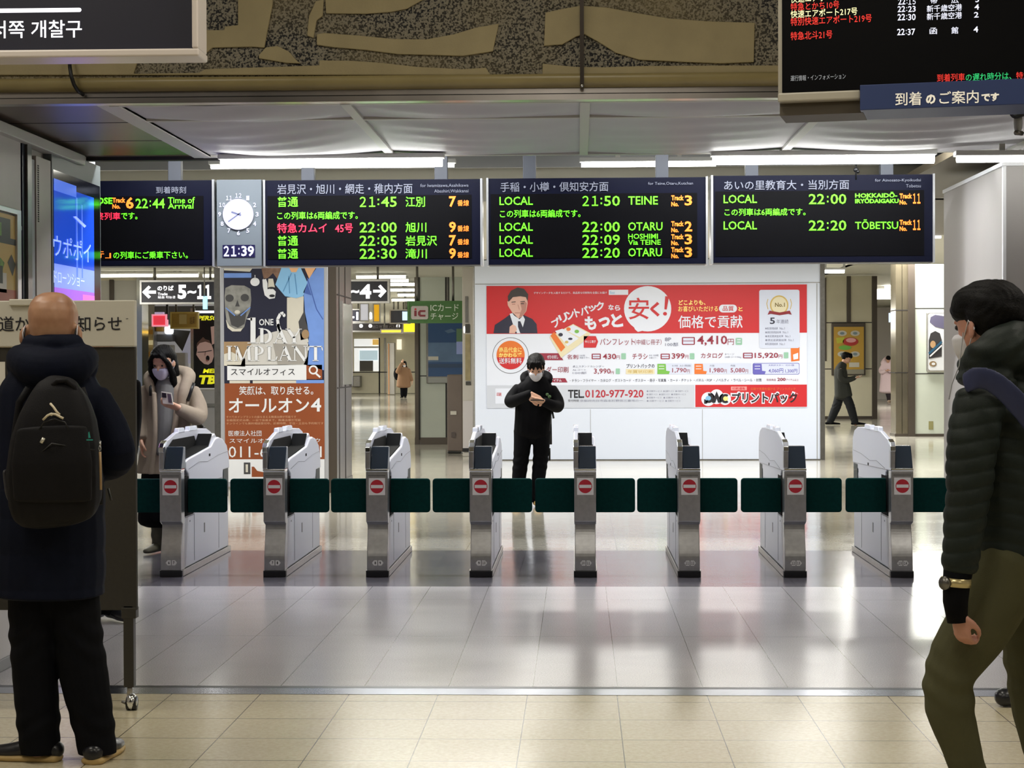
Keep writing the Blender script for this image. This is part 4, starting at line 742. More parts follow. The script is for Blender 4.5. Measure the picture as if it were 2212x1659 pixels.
q.poly([(557 + 13 * math.sin(math.pi * i / n), 757 - 9.5 * math.cos(math.pi * i / n)) for i in range(n + 1)] + [(557 + 7.5 * math.sin(math.pi * (n - i) / n), 757 - 7.5 * math.cos(math.pi * (n - i) / n)) for i in range(n + 1)], PWT, 7)
serif([(582, 748), (582, 779)], 6); sf(582, 748, 12); serif([(578, 778.5), (597, 778.5)], 2); serif([(596, 779), (599, 770)], 2)
serif([(605, 779), (616, 748)], 2); serif([(615, 748), (627, 779)], 6.5); sf(605, 779, 8); sf(627, 779, 11); serif([(609, 768), (622, 768)], 2)
serif([(637, 779), (637, 748)], 2); serif([(637, 748), (659, 779)], 6); serif([(660, 779), (660, 748)], 2); sf(637, 779, 8); sf(635, 748, 9); sf(660, 748, 8)
serif([(682, 748), (682, 779)], 6.5); sf(682, 779, 13); serif([(668, 748.5), (696, 748.5)], 2.4); serif([(668, 748), (666, 757)], 2); serif([(695, 748), (697, 757)], 2)
q.build('headline', po)
q = psheet(); q.rect(491, 788, 662, 821, PWT, 3); q.text('スマイルオフィス', 499, 796, 637, 811, INK, .005, 4); q.rect(662, 788, 696, 819, OB, 3); cring(677, 799, 6.5, 10, 0, 360, PWT, 4); q.line([(683, 807), (692, 815)], 4, PWT, 4); q.rect(496, 822, 540, 828, PCR, 2); q.rect(546, 822, 640, 828, PCR, 2); q.rect(640, 821, 700, 828, PBL, 3); q.build('search_bar', po)
q = psheet(); q.rect(486, 828, 701, 992, OB, 3); q.text('笑顔は、取り戻せる。', 517, 834, 677, 853, PWT, .01, 4); q.text('オールオン', 494, 860, 668, 891, PWT, .015, 4); q.text('4', 672, 860, 694, 889, PWT, .02, 4)
for y, a, b, s in ((898, 489, 640, 'すべてのインプラントの歯を支える無痛治療が可能です'), (905, 489, 650, '全歯固定式治療、一日で仮歯まで、無痛治療が可能'), (912, 489, 699, 'オンラインでも無料相談受付中。診療時間、平日・土日も予約制です')): q.text(s, a, y, b, y + 5, mat('poster_small_text', (206, 160, 126), 0.5), -.005, 4)
q.text('医療法人社団', 494, 930, 565, 942, PWT, .0, 4); q.text('スマイルオフィスクリニック', 496, 947, 692, 957, PWT, .0, 4); q.text('011-600-4181', 494, 964, 695, 988, PWT, .0, 4); q.build('contact_panel', po)
q = psheet(); q.rect(485, 992, 701, 1041, PWT, 3); q.rect(527, 999, 541, 1024, PSD, 4); q.rect(531, 1003, 536, 1020, PCR, 5); q.poly([(544, 1008), (549, 1008), (556, 1017), (570, 1020), (610, 1020), (610, 1030), (544, 1030)], OB, 4); q.build('lower_map', po)
# ================================================================== CONCOURSE SIGNS
SBLK = mat('sign_black', (14, 14, 30), 0.35); SLIT = mat('sign_lit_white', (250, 250, 255), 0.5, emit=1.3)
def hung_sign(name, x0, y0, x1, y1, D, label, th=.18, face=SBLK, cat='sign', group=None, rods=True, frame=STEEL):
    s = front(D); u0, v0, u1, v1 = s.box4(x0, y0, x1, y1); t = thing(name, ((u0 + u1) / 2, D, v0), label, cat, group)
    MB().box(u0, u1, D, D + th, v0, v1, face).build('panel', t)
    MB().box(u0 - .03, u1 + .03, D - .01, D + th, v0 - .03, v0, frame).box(u0 - .03, u1 + .03, D - .01, D + th, v1, v1 + .03, frame).box(u0 - .03, u0, D - .01, D + th, v0, v1, frame).box(u1, u1 + .03, D - .01, D + th, v0, v1, frame).build('frame', t)
    if rods:
        for f in (.15, .85): xx = u0 + (u1 - u0) * f; MB().tube([(xx, D + th / 2, v1), (xx, D + th / 2, 3.08)], .02, DSTEEL, 8).build('hanger_rod', t)
    return t
PS = 29.5
p1 = hung_sign('platform_sign', 306, 609, 478, 653, PS, 'black lit platform sign with left arrow and 5 to 11', group='platform signs')
q = front(PS - .004); q.line([(312, 631), (337, 631)], 6.5, SLIT, 1); q.poly([(307, 631), (321, 617), (326, 621), (316, 631), (326, 641), (321, 645)], SLIT, 1); q.text('のりば', 340, 617, 375, 628, SLIT, .03, 1); q.text('Tracks', 341, 632, 362, 638, SLIT, .02, 1); q.text('站台 타는곳', 341, 639, 379, 645, SLIT, .02, 1); q.text('5', 384, 615, 403, 646, SLIT, .045, 1); q.text('~', 405, 627, 424, 635, SLIT, .045, 1); q.text('11', 426, 615, 456, 646, SLIT, .045, 1); q.build('lettering', p1)
p2 = hung_sign('platform_sign', 690, 608, 837, 651, PS, 'black lit platform sign with 4 and right arrow beside the poster pillar', group='platform signs')
q = front(PS - .004); q.text('1', 744, 616, 753, 644, SLIT, .045, 1); q.text('~', 757, 626, 776, 634, SLIT, .045, 1); q.text('4', 777, 614, 802, 645, SLIT, .045, 1); q.line([(806, 629), (830, 629)], 6, SLIT, 1); q.poly([(835, 629), (822, 615), (817, 619), (826, 629), (817, 639), (822, 643)], SLIT, 1); q.build('lettering', p2)
p3 = hung_sign('far_platform_sign', 740, 670, 784, 694, 46.0, 'far dark sign with a white 1 behind the hanging banners'); q = front(46 - .004); q.text('-1', 757, 674, 774, 691, SLIT, .04, 1); q.text('8', 797, 674, 804, 690, SLIT, .04, 1); q.build('lettering', p3)
bn = hung_sign('hanging_banner', 779, 657, 795, 692, 44.0, 'white hanging banner next to the yellow one in the far passage', .05, mat('banner_white', (214, 216, 232), .5, emit=.35), 'banner', 'far banners'); bn2 = hung_sign('hanging_banner', 808, 658, 819, 694, 44.0, 'yellow hanging banner next to the white one in the far passage', .05, mat('banner_yellow', (240, 180, 30), .5, emit=.4), 'banner', 'far banners')
mn = hung_sign('far_monitor', 844, 671, 884, 697, 45.0, 'far dark monitor with a pale blue corner left of the green sign', .1, mat('monitor_dark', (52, 54, 64), .3), 'monitor'); q = front(45 - .004); q.rect(869, 673, 883, 692, mat('monitor_pale_blue', (196, 220, 244), .4, emit=.8), 1); q.build('picture', mn)
gb = hung_sign('information_gantry', 752, 699, 892, 714, 47.0, 'long dark gantry sign with small lights above the far shop', .2, mat('gantry_dark', (34, 30, 30), .4), 'sign'); q = front(47 - .02)
for x in (780, 800, 860): q.oval(x, 704, 4, 4, SLIT, 1, 12)
q.text('出口 地下鉄 バスのりば', 805, 702, 872, 709, mat('gantry_text', (110, 106, 110), .5, emit=.2), .0, 1); q.build('lettering', gb)
ys = hung_sign('yellow_sign', 872, 698, 896, 717, 46.5, 'bright yellow lit sign at the edge of the panelled column', .1, mat('sign_yellow_lit', (255, 214, 30), .5, emit=1.0), 'sign'); ys2 = hung_sign('yellow_light_bar', 824, 713, 866, 718, 46.6, 'thin yellow lit bar below the dark gantry sign', .1, mat('bar_amber_lit', (255, 200, 60), .5, emit=1.0), 'sign')
# far ticket window
D = 91.95
t = thing('ticket_window', tuple(at(792, 805, D)), 'lit window with pale blue panel in the far end wall', 'window'); m = MB(); pxbox(m, 765, 732, 818, 802, D, .1, mat('window_lit', (238, 240, 240), .5, emit=.7)); m.build('glass', t); q = front(D - .02, gap=.02); q.rect(777, 757, 816, 778, mat('window_blue', (196, 220, 232), .5, emit=.5), 1); q.rect(777, 779, 806, 802, mat('window_dark', (80, 76, 70), .5), 1); q.rect(764, 748, 818, 752, WHITE, 2); q.rect(805, 733, 818, 745, mat('window_orange', (236, 190, 100), .5, emit=.5), 2); q.build('interior_view', t)
m = MB(); pxbox(m, 762, 812, 778, 836, 91.2, .8, DSTEEL); o = m.build('counter_shelf', bevel=.03); prop(o, 'dark grey shelf below the far ticket window beside the poster pillar', 'counter'); 
m = MB(); pxbox(m, 836, 740, 852, F(88), 88, .6, STEEL); pxbox(m, 838, 742, 841, F(88), 87.9, .1, PPE); o = m.build('steel_partition', bevel=.02); prop(o, 'steel partition left of the person in the brown coat', 'partition')
m = MB(); pxbox(m, 857, 733, 867, 755, 91.85, .15, mat('lit_notice', (244, 236, 214), .5, emit=.9)); o = m.build('lit_notice'); prop(o, 'small lit orange and white notice above the person in brown coat', 'notice')
# green card charging sign
IS = 29.6
GS = mat('sign_green', (58, 104, 44), .45); ic = hung_sign('charging_sign', 884, 654, 995, 694, IS, 'green IC card charging sign projecting beside the panelled column', .12, GS, frame=GS)
q = front(IS - .013, gap=.004); q.rect(888, 661, 925, 690, mat('sign_grey_plate', (172, 164, 160), .45), 1, .15); q.rect(895, 671, 900, 683, mat('sign_dark_red', (116, 28, 40), .5), 2); q.oval(897.5, 668, 2.4, 2.2, SRED, 2, 10); q.poly([(919, 670), (907, 670), (903, 674), (903, 680), (907, 684), (919, 684), (919, 680), (909, 680), (908, 677), (909, 674), (919, 674)], mat('sign_dark_red', (116, 28, 40), .5), 2); q.text('ICカード', 930, 657, 991, 672, mat('sign_pale_text', (204, 216, 200), .5), .005, 1); q.text('チャージ', 930, 676, 990, 691, mat('sign_pale_text', (204, 216, 200), .5), .005, 1); q.build('lettering', ic)
# blue poster on the panelled column
D = 33.55; s_ = front(D); u0, v0, u1, v1 = s_.box4(921, 690, 1003, 828); bp_ = thing('blue_poster', ((u0 + u1) / 2, D, v0), 'blue sky and sea poster on the panelled column under the green sign', 'poster')
MB().box(u0, u1, D - .02, D + .05, v0, v1, DSTEEL).build('frame', bp_, bevel=.01); q = front(D - .022, gap=.004); q.rect(925, 696, 1001, 813, mat('poster_deep_blue', (38, 76, 124), .4), 1); q.rect(925, 740, 1001, 782, mat('poster_mid_blue', (84, 112, 146), .4, var=.15, scale=3), 2); q.rect(925, 786, 1001, 794, mat('poster_far_shore', (40, 66, 98), .4), 3); q.rect(925, 815, 970, 827, mat('poster_ledge', (150, 152, 148), .4), 2); q.rect(925, 770, 947, 778, PCR, 4); q.poly([(960, 715), (975, 710), (985, 716), (968, 720)], mat('poster_mid_blue', (84, 112, 146), .4), 3); q.rect(986, 710, 998, 738, mat('poster_leaf', (96, 128, 96), .4), 3); q.rect(986, 738, 999, 765, mat('poster_lilac', (150, 164, 220), .4), 3); q.build('print', bp_)
# kiosk and fare machine beside the white wall
m = MB(); pxbox(m, 966, 809, 1000, F(30.2) - 4, 30.2, .4, mat('kiosk_brown_grey', (104, 92, 84), .45, var=.05, scale=4)); pxbox(m, 966, F(30.2) - 5, 997, F(30.2), 30.15, .45, BLACK); ko = thing('kiosk', tuple(at(983, 975, 30.2)), 'brown grey upright kiosk below the blue poster', 'kiosk'); m.build('cabinet', ko, bevel=.02)
q = front(30.19, gap=.004); q.rect(973, 888, 986, 896, PCR, 1); q.rect(975, 934, 984, 945, mat('kiosk_grille', (76, 66, 62), .5), 1); q.build('markings', ko)
fm = thing('fare_machine', tuple(at(1012, 975, 29.2)), 'tall beige machine standing against the left end of the white wall', 'machine'); m = MB(); pxbox(m, 999, 578, 1026, F(29.2), 29.2, .9, mat('machine_beige', (186, 180, 170), .4)); pxbox(m, 1022, 575, 1027, F(29.2), 29.15, .2, STEEL); m.build('cabinet', fm, bevel=.01)
q = front(29.19, gap=.004); q.rect(1005, 640, 1011, 697, DSTEEL, 1); q.rect(1005, 700, 1015, 719, mat('machine_dark', (60, 58, 54), .3), 1); q.rect(1005, 722, 1016, 822, mat('machine_tan', (150, 136, 98), .4, var=.15, scale=8), 1); q.rect(1006, 824, 1017, 832, mat('machine_dark', (60, 58, 54), .3), 1); q.rect(1000, 866, 1022, 972, mat('machine_pale', (196, 190, 188), .4), 1); q.rect(999, 968, 1022, 976, BLACK, 2); q.oval(1003, 712, 2, 8, SLIT, 2, 12); q.build('front_details', fm)
# ================================================================== SHOP BEHIND THE LEFT GATES
D = 39.0
sh = thing('snack_shop', tuple(at(360, F(D), D)), 'brightly lit shop with glass showcases behind the woman', 'shop')
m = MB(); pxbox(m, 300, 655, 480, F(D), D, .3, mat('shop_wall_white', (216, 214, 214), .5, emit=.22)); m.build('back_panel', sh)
m = MB(); pxbox(m, 307, 658, 333, 705, D - .1, .1, PCR); pxbox(m, 318, 705, 331, F(D), D - .25, .25, mat('showcase_glass_lit', (226, 206, 150), .25, var=.25, scale=6)); pxbox(m, 331, 705, 334, F(D), D - .28, .3, STEEL); m.build('showcase', sh)
m = MB()
for i, (y, c) in enumerate(((712, 'bun_gold'), (735, 'bun_cream'), (760, 'bun_gold'), (782, 'bun_cream'))):
    mt = mat('bun_gold', (214, 160, 70), .5) if c == 'bun_gold' else mat('bun_cream', (236, 220, 170), .5, emit=.3)
    pxbox(m, 319, y, 330, y + 10, D - .3, .1, mt)
m.build('food_display', sh)
m = MB(); pxbox(m, 336, 706, 352, 716, D - .2, .2, mat('bun_gold', (214, 160, 70), .5)); pxbox(m, 337, 722, 372, 738, D - .3, .3, mat('glass_grey', (120, 122, 130), .12)); pxbox(m, 340, 745, 372, 760, D - .3, .3, PCR); pxbox(m, 336, 762, 400, 850, D - .35, .35, mat('counter_white', (208, 204, 204), .4)); m.build('counter', sh, bevel=.02)
m = MB(); pxbox(m, 354, 703, 374, 722, D - .4, .1, mat('lit_disc', (240, 250, 255), .4, emit=1.4)); m.build('lit_plate', sh, bevel=.05)
q = front(D - .05, gap=.01); q.poly([(374, 712), (412, 715), (395, 760), (376, 735)], mat('shop_dark_grey', (74, 70, 66), .5), 1); q.poly([(412, 715), (416, 722), (414, 785), (400, 785), (392, 765)], mat('shop_lavender', (206, 204, 224), .5, emit=.2), 2); q.rect(333, 661, 466, 700, mat('shop_ceiling_grey', (110, 108, 108), .5), 1); q.build('wall_graphics', sh)
rs = hung_sign('red_sign', 331, 682, 357, 702, 36.5, 'pink red lit box sign under the 5 to 11 platform sign', .15, mat('sign_pink_red', (232, 60, 76), .5, emit=.75), frame=mat('sign_pink_edge', (246, 150, 170), .5, emit=.8), rods=False); m = MB(); pxbox(m, 334, 674, 352, 682, 36.5, .15, mat('sign_lilac', (206, 190, 226), .5, emit=.4)); m.build('top_light', rs); pxr = at(362, 680, 36.6); MB().box(pxr.x - .02, pxr.x + .02, 36.55, 36.6, pxr.z - .1, 3.08, BLACK).build('hanger_rod', rs)
gs = hung_sign('gold_sign', 371, 677, 425, 707, 36.0, 'gold hanging sign between the red box sign and the black advertisement', .12, mat('sign_gold', (176, 140, 62), .35, .3, var=.12, scale=5), rods=True, frame=mat('sign_gold_edge', (206, 178, 96), .35, .3)); m = MB(); pxbox(m, 387, 679, 403, 700, 35.98, .05, mat('sign_pale_gold', (204, 178, 116), .4)); m.build('pale_patch', gs); q = front(35.97); q.text('銘菓', 410, 684, 421, 700, mat('gold_sign_ink', (104, 74, 30), .5), .0, 1); q.build('lettering', gs)
D = 38.0; s_ = front(D); u0, v0, u1, v1 = s_.box4(419, 676, 500, 838); ba_ = thing('black_advertisement', ((u0 + u1) / 2, D, v0), 'black advertisement with shouting man in glasses and yellow letters beside the pillar', 'advertisement')
MB().box(u0, u1, D, D + .2, v0, v1, mat('ad_black', (14, 16, 24), .35)).box(u0 - .06, u0, D - .05, D + .2, 0, v1 + .1, STEEL).build('panel', ba_); m = MB(); pxbox(m, 421, 671, 500, 676, D - .1, .2, mat('ad_top_light', (236, 242, 255), .4, emit=1.2)); m.build('top_lamp', ba_)
YEL = mat('ad_bright_yellow', (244, 240, 40), .5, emit=.6); q = front(D - .006, gap=.006); q.text('PERSONAL', 427, 682, 500, 692, YEL, .03, 1, shear=.3); q.text("MEN'S", 438, 796, 487, 806, YEL, .04, 1, shear=.2); q.text('TBC', 430, 810, 492, 830, YEL, .05, 1, shear=.2); q.build('lettering', ba_)
q = front(D - .006, gap=.006); FSK = mat('ad_face_skin', (226, 188, 180), .5, emit=.12); q.poly([(424, 766), (426, 756), (425, 746), (430, 737), (438, 732), (450, 735), (457, 744), (461, 755), (462, 770), (458, 782), (450, 788), (441, 786), (432, 778)], FSK, 1); q.poly([(425, 750), (426, 741), (434, 733), (439, 728), (444, 733), (452, 735), (456, 742), (444, 738), (432, 741)], mat('ad_hair_brown', (138, 104, 96), .5), 2); q.line([(427, 761), (442, 760), (458, 757)], 1.6, INK, 3); q.oval(449, 774, 4, 6, INK, 3, 14); q.oval(448, 779, 3, 2, mat('ad_lip', (190, 120, 120), .5), 4, 10); q.line([(444, 760), (443, 768)], 1.4, ASK2, 3); q.poly([(455, 706), (465, 704), (467, 740), (458, 745)], FSK, 1); q.build('portrait', ba_)
m = MB(); pxbox(m, 419, 842, 500, F(37), 37, .6, mat('low_cabinet_white', (206, 206, 212), .4)); pxbox(m, 418, 872, 500, 880, 36.95, .1, GREYP); o = m.build('low_cabinet', bevel=.02); prop(o, 'low white cabinet below the black advertisement', 'cabinet')
st_ = thing('blue_lit_sign', tuple(at(443, 655, 29.0)), 'small pale blue lit strip hanging before the 11 of the platform sign', 'sign'); m = MB(); pxbox(m, 438, 640, 447, 668, 29.0, .05, mat('strip_blue_lit', (150, 214, 246), .4, emit=1.1)); m.build('lit_face', st_); a = at(441, 640, 29.0); MB().tube([(a.x, 29.02, a.z), (a.x, 29.02, 3.08)], .012, DSTEEL, 6).build('rod', st_)
# ================================================================== RIGHT CONCOURSE
D = 48.25; s_ = front(D); u0, v0, u1, v1 = s_.box4(1796, 698, 1869, 811); yp = thing('yellow_poster', ((u0 + u1) / 2, D, v0), 'yellow food poster in a dark frame behind the walking figure', 'poster')
MB().box(u0, u1, D - .05, D + .04, v0, v1, DCOL).build('frame', yp, bevel=.01); q = front(D - .052, gap=.008); q.rect(1801, 706, 1866, 807, mat('poster_mustard', (186, 148, 58), .45), 1)
for x, y in ((1819, 720), (1847, 720), (1819, 765), (1847, 765)): q.oval(x, y, 10, 6, PCR, 2, 16); q.oval(x, y, 5, 3, mat('poster_grey_blue', (120, 138, 146), .5), 3, 12)
q.oval(1837, 738, 17, 9, mat('poster_red', (176, 50, 44), .45), 2, 18); q.oval(1838, 735, 11, 5, mat('poster_pink', (222, 160, 160), .45), 3, 16); q.oval(1825, 751, 14, 5, AGRN, 2, 14); q.poly([(1806, 730), (1824, 728), (1822, 740), (1808, 742)], mat('poster_lime', (186, 186, 60), .45), 2); q.rect(1834, 783, 1856, 793, PCR, 2); q.rect(1801, 798, 1866, 808, mat('poster_grey_strip', (140, 136, 120), .45), 2); q.build('print', yp)
D = 36.75; s_ = front(D); u0, v0, u1, v1 = s_.box4(2001, 673, 2075, 804); wp = thing('wildlife_poster', ((u0 + u1) / 2, D, v0), 'white panel with dark illustrations beside the white partition', 'poster')
MB().box(u0, u1, D - .03, D + .05, v0, v1, STEEL).build('frame', wp, bevel=.05, seg=4); q = front(D - .032, gap=.006); q.rect(2005, 677, 2072, 800, PWT, 1, .08); LVD = mat('print_slate', (92, 88, 112), .5); q.poly([(2010, 685), (2020, 680), (2045, 684), (2045, 712), (2020, 706), (2008, 696)], LVD, 2); q.poly([(2006, 735), (2010, 720), (2020, 715), (2030, 720), (2034, 735), (2034, 770), (2006, 775)], mat('print_dark', (52, 50, 52), .5), 2); q.oval(2015, 744, 6, 8, mat('print_tan', (176, 140, 100), .5), 3, 14); q.line([(2006, 764), (2034, 738)], 5, mat('print_teal', (40, 84, 112), .5), 4); q.line([(2008, 770), (2034, 746)], 3, PWT, 5); q.oval(2015, 786, 8, 6, mat('print_brown', (140, 116, 84), .5), 2, 14); q.oval(2016, 786, 4, 3, PWT, 3, 12); q.build('print', wp)
q = front(36.79); q.rect(2006, 910, 2016, 928, mat('sticker_olive', (138, 134, 88), .6), 1); o = q.build('wall_sticker'); prop(o, 'small olive green sticker low on the pale green wall', 'sticker')
ls = thing('hanging_lit_sign', tuple(at(1926, 697, 50)), 'small pale lit sign hanging above the person in the pink coat', 'sign'); m = MB(); pxbox(m, 1921, 676, 1931, 696, 50, .1, mat('lit_pale_blue', (206, 226, 255), .4, emit=1.2)); m.build('lit_face', ls); a = at(1926, 676, 50.05); MB().tube([(a.x, 50.05, a.z), (a.x, 50.05, 3.8)], .03, PCR, 6).build('rod', ls)
dl_ = MB().tube([at(2019, 512, 22.0), at(2033, 512, 22.0)], .018, SLIT, 10).build('wall_light'); prop(dl_, 'small lit fitting between the rightmost board and the white partition', 'lamp')
# ================================================================== NOTICE BOARD ON WHEELS
ND = 7.75
s_ = front(ND); u0, v0, u1, v1 = s_.box4(-330, 650, 293, 1318)
nb_ = thing('notice_board', ((u0 + u1) / 2, ND, 0), 'wheeled dark notice board with a white header, in front of the bald man', 'notice board')
DKB = mat('board_dark_felt', (50, 47, 41), .8, var=.06, scale=60); HDW = mat('board_header_white', (206, 202, 188), .5); LEGM = mat('board_leg_grey', (62, 60, 55), .4, .3)
hz = at(100, 750, ND).z
MB().box(u0, u1, ND, ND + .03, v0, hz, DKB).build('felt_panel', nb_, bevel=.003); MB().box(u0, u1 + .002, ND - .012, ND + .03, hz + .002, v1, HDW).build('header_panel', nb_, bevel=.004)
q = front(ND - .0135); q.text('北海道からのお知らせ', -68, 683, 263, 716, INK, .008, 1); q.line([(272, 689), (277, 688)], 1.2, INK, 1); q.build('header_text', nb_)
m = MB(); pxbox(m, 19, 646, 88, 660, ND - .03, .03, HDW); m.build('clip', nb_, bevel=.004)
q = front(ND - .002); q.rect(-250, 782, 12, 1010, mat('paper_white', (226, 222, 210), .6), 1); q.rect(112, 780, 208, 800, mat('paper_white', (226, 222, 210), .6), 1); q.build('pinned_paper', nb_)
for sx in (u1 - .036, u0 + .036):
    lg = MB().box(sx - .022, sx + .022, ND + .0, ND + .045, .1, v0 + .02, LEGM).box(sx - .03, sx + (.034 if sx > u0 + .1 else .03), ND - .002, ND + .05, v0 - .035, v0 + .012, LEGM).build('leg', nb_, bevel=.003)
    for dy in (-.0,):
        c = MB().ball((sx + .008, ND + .02, .036), (.026, .036, .036), CHROME if sx > u0 + .1 else BLACK).tube([(sx, ND + .022, .06), (sx, ND + .022, .105)], .012, STEEL); c.tube([(sx - .012, ND + .02, .03), (sx + .03, ND + .02, .03)], .03, BLACK, 18); c.tube([(sx - .03, ND + .0, .04), (sx - .008, ND + .0, .03)], .006, DSTEEL, 6).build('caster', nb_)
    MB().box(sx - .015, sx + .015, ND + .045, ND + .07, .12, v0 + .1, LEGM).build('rear_brace', nb_)
ct = MB().box(-3.5, -2.79, 8.5, 8.95, .06, 1.0, mat('counter_pale', (206, 204, 204), .4)).box(-3.5, -2.79, 8.5, 8.95, 0, .06, GREYP).build('pale_counter', bevel=.005); prop(ct, 'pale counter on a grey plinth behind the notice board at the left edge', 'counter')
# ================================================================== PEOPLE
def leg_post(co, n):
    k = math.exp(-((co.z - .46) / .09) ** 2) + .8 * math.exp(-((co.z - .14) / .07) ** 2)
    co = co + n * (.004 * k * math.sin(co.z * 75 + 4 * math.sin(co.x * 17)) + .002 * math.sin(co.x * 30 + co.z * 9))
    return V((co.x, co.y, max(co.z, .03)))
class Blob:
    """overlapping rounded lofts merged by a voxel remesh into one continuous surface"""
    def __init__(self): self.v = []; self.f = []
    def rings(self, rs):
        o = len(self.v); n = len(rs[0])
        for r in rs: self.v += [tuple(p) for p in r]
        for i in range(len(rs) - 1):
            for k in range(n): self.f.append((o + i * n + k, o + i * n + (k + 1) % n, o + (i + 1) * n + (k + 1) % n, o + (i + 1) * n + k))
        self.f.append(tuple(o + k for k in range(n))[::-1]); self.f.append(tuple(o + (len(rs) - 1) * n + k for k in range(n))); return self
    def tube(self, pts, side=None, sq=2.0, n=18, flat=False):
        """pts: (Vector, a[, b]) with a along side, b across it; rounded ends unless flat"""
        P = [(V(p[0]), p[1], p[2] if len(p) > 2 else p[1]) for p in pts]
        # densify
        D_ = []
        for i in range(len(P) - 1):
            for s in range(4):
                t = s / 4; p0 = P[max(i - 1, 0)][0]; p1 = P[i][0]; p2 = P[i + 1][0]; p3 = P[min(i + 2, len(P) - 1)][0]
                q = 0.5 * ((2 * p1) + (p2 - p0) * t + (2 * p0 - 5 * p1 + 4 * p2 - p3) * t * t + (3 * p1 - p0 - 3 * p2 + p3) * t ** 3)
                D_.append((q, P[i][1] + (P[i + 1][1] - P[i][1]) * t, P[i][2] + (P[i + 1][2] - P[i][2]) * t))
        D_.append(P[-1]); rs = []; prev = side
        def ring(c, tn, s, u, a, b):
            out = []
            for k in range(n):
                g = 2 * math.pi * k / n; c_, s_ = math.cos(g), math.sin(g); e = 2.0 / sq
                out.append(c + s * (a * math.copysign(abs(c_) ** e, c_)) + u * (b * math.copysign(abs(s_) ** e, s_)))
            return out
        fr = []
        for i in range(len(D_)):
            tn = (D_[min(i + 1, len(D_) - 1)][0] - D_[max(i - 1, 0)][0]).normalized()
            if prev is None: prev = tn.cross(V((0, 1, 0)) if abs(tn.y) < .9 else V((1, 0, 0)))
            s = (V(prev) - tn * V(prev).dot(tn)).normalized()
            if side is None: prev = s
            fr.append((tn, s, tn.cross(s)))
        def cap(i, sg):
            c, a, b = D_[i]; tn, s, u = fr[i]; r = min(a, b) * (.5 if flat else 1); out = []
            for an in (75, 50, 25): out.append(ring(c + tn * sg * r * math.sin(math.radians(an)), tn, s, u, a * math.cos(math.radians(an)), b * math.cos(math.radians(an))))
            return out
        rs += cap(0, -1)
        for i in range(len(D_)): rs.append(ring(D_[i][0], *fr[i], D_[i][1], D_[i][2]))
        rs += cap(len(D_) - 1, 1)[::-1]
        return self.rings(rs)
    def ell(self, c, r, M=None, n=16, k=10):
        c = V(c); r = r if isinstance(r, (tuple, list)) else (r, r, r); rs = []
        for j in range(1, k):
            th = math.pi * j / k; ro = []
            for i in range(n):
                g = 2 * math.pi * i / n; p = V((r[0] * math.sin(th) * math.cos(g), r[1] * math.sin(th) * math.sin(g), -r[2] * math.cos(th)))
                ro.append(c + (M @ p if M else p))
            rs.append(ro)
        return self.rings(rs)
    def levels(self, M, tab, n=28, sq=2.3):
        """horizontal rings in a head's own frame: (z, half width, front, back)"""
        rs = []
        for z, hw, yf, yb in tab:
            ro = []
            for k in range(n):
                g = 2 * math.pi * k / n; c_, s_ = math.cos(g), math.sin(g); e = 2 / sq
                x = hw * math.copysign(abs(c_) ** e, c_); y = (yf + yb) / 2 + (yf - yb) / 2 * math.copysign(abs(s_) ** e, s_); ro.append(M @ V((x, y, z)))
            rs.append(ro)
        return self.rings(rs)
    def build(self, name, parent, m, vox, smooth=6, post=None):
        me = bpy.data.meshes.new(name); off = origin(parent); me.from_pydata([V(p) - off for p in self.v], [], self.f)
        bm = bmesh.new(); bm.from_mesh(me); bmesh.ops.recalc_face_normals(bm, faces=bm.faces); bm.to_mesh(me); bm.free()
        o = bpy.data.objects.new(name, me); COL.objects.link(o)
        r = o.modifiers.new('r', 'REMESH'); r.mode = 'VOXEL'; r.voxel_size = vox; r.use_smooth_shade = True
        if smooth: s = o.modifiers.new('s', 'SMOOTH'); s.iterations = smooth; s.factor = .5
        dg = bpy.context.evaluated_depsgraph_get(); me2 = bpy.data.meshes.new_from_object(o.evaluated_get(dg)); o.modifiers.clear(); o.data = me2; bpy.data.meshes.remove(me); me2.name = name
        if post:
            nr = [v.normal.copy() for v in me2.vertices]
            for v, nn in zip(me2.vertices, nr): v.co = post(v.co + off, nn) - off
        me2.polygons.foreach_set('use_smooth', [True] * len(me2.polygons)); me2.materials.clear(); me2.materials.append(m); me2.update()
        o.parent = parent; return o
HEAD = [(-.004, .016, .066, .040), (.004, .030, .084, .020), (.022, .045, .092, -.02), (.05, .058, .094, -.055), (.08, .066, .094, -.08), (.11, .071, .094, -.092), (.14, .075, .097, -.098), (.17, .076, .094, -.098), (.195, .070, .083, -.09), (.215, .057, .06, -.072), (.229, .036, .03, -.045), (.234, .015, .008, -.02)]
SHORT = [(.075, .060, -.045, -.100), (.10, .078, -.018, -.110), (.13, .085, .004, -.116), (.158, .088, .075, -.117), (.178, .088, .112, -.115), (.205, .080, .106, -.104), (.232, .060, .074, -.08), (.248, .026, .03, -.036)]
LONG = [(-.07, .075, .01, -.085), (-.03, .090, .02, -.11), (.03, .094, .02, -.118), (.10, .094, .024, -.12), (.14, .093, .04, -.12), (.175, .091, .095, -.118), (.20, .084, .104, -.106), (.232, .062, .074, -.08), (.25, .026, .03, -.036)]
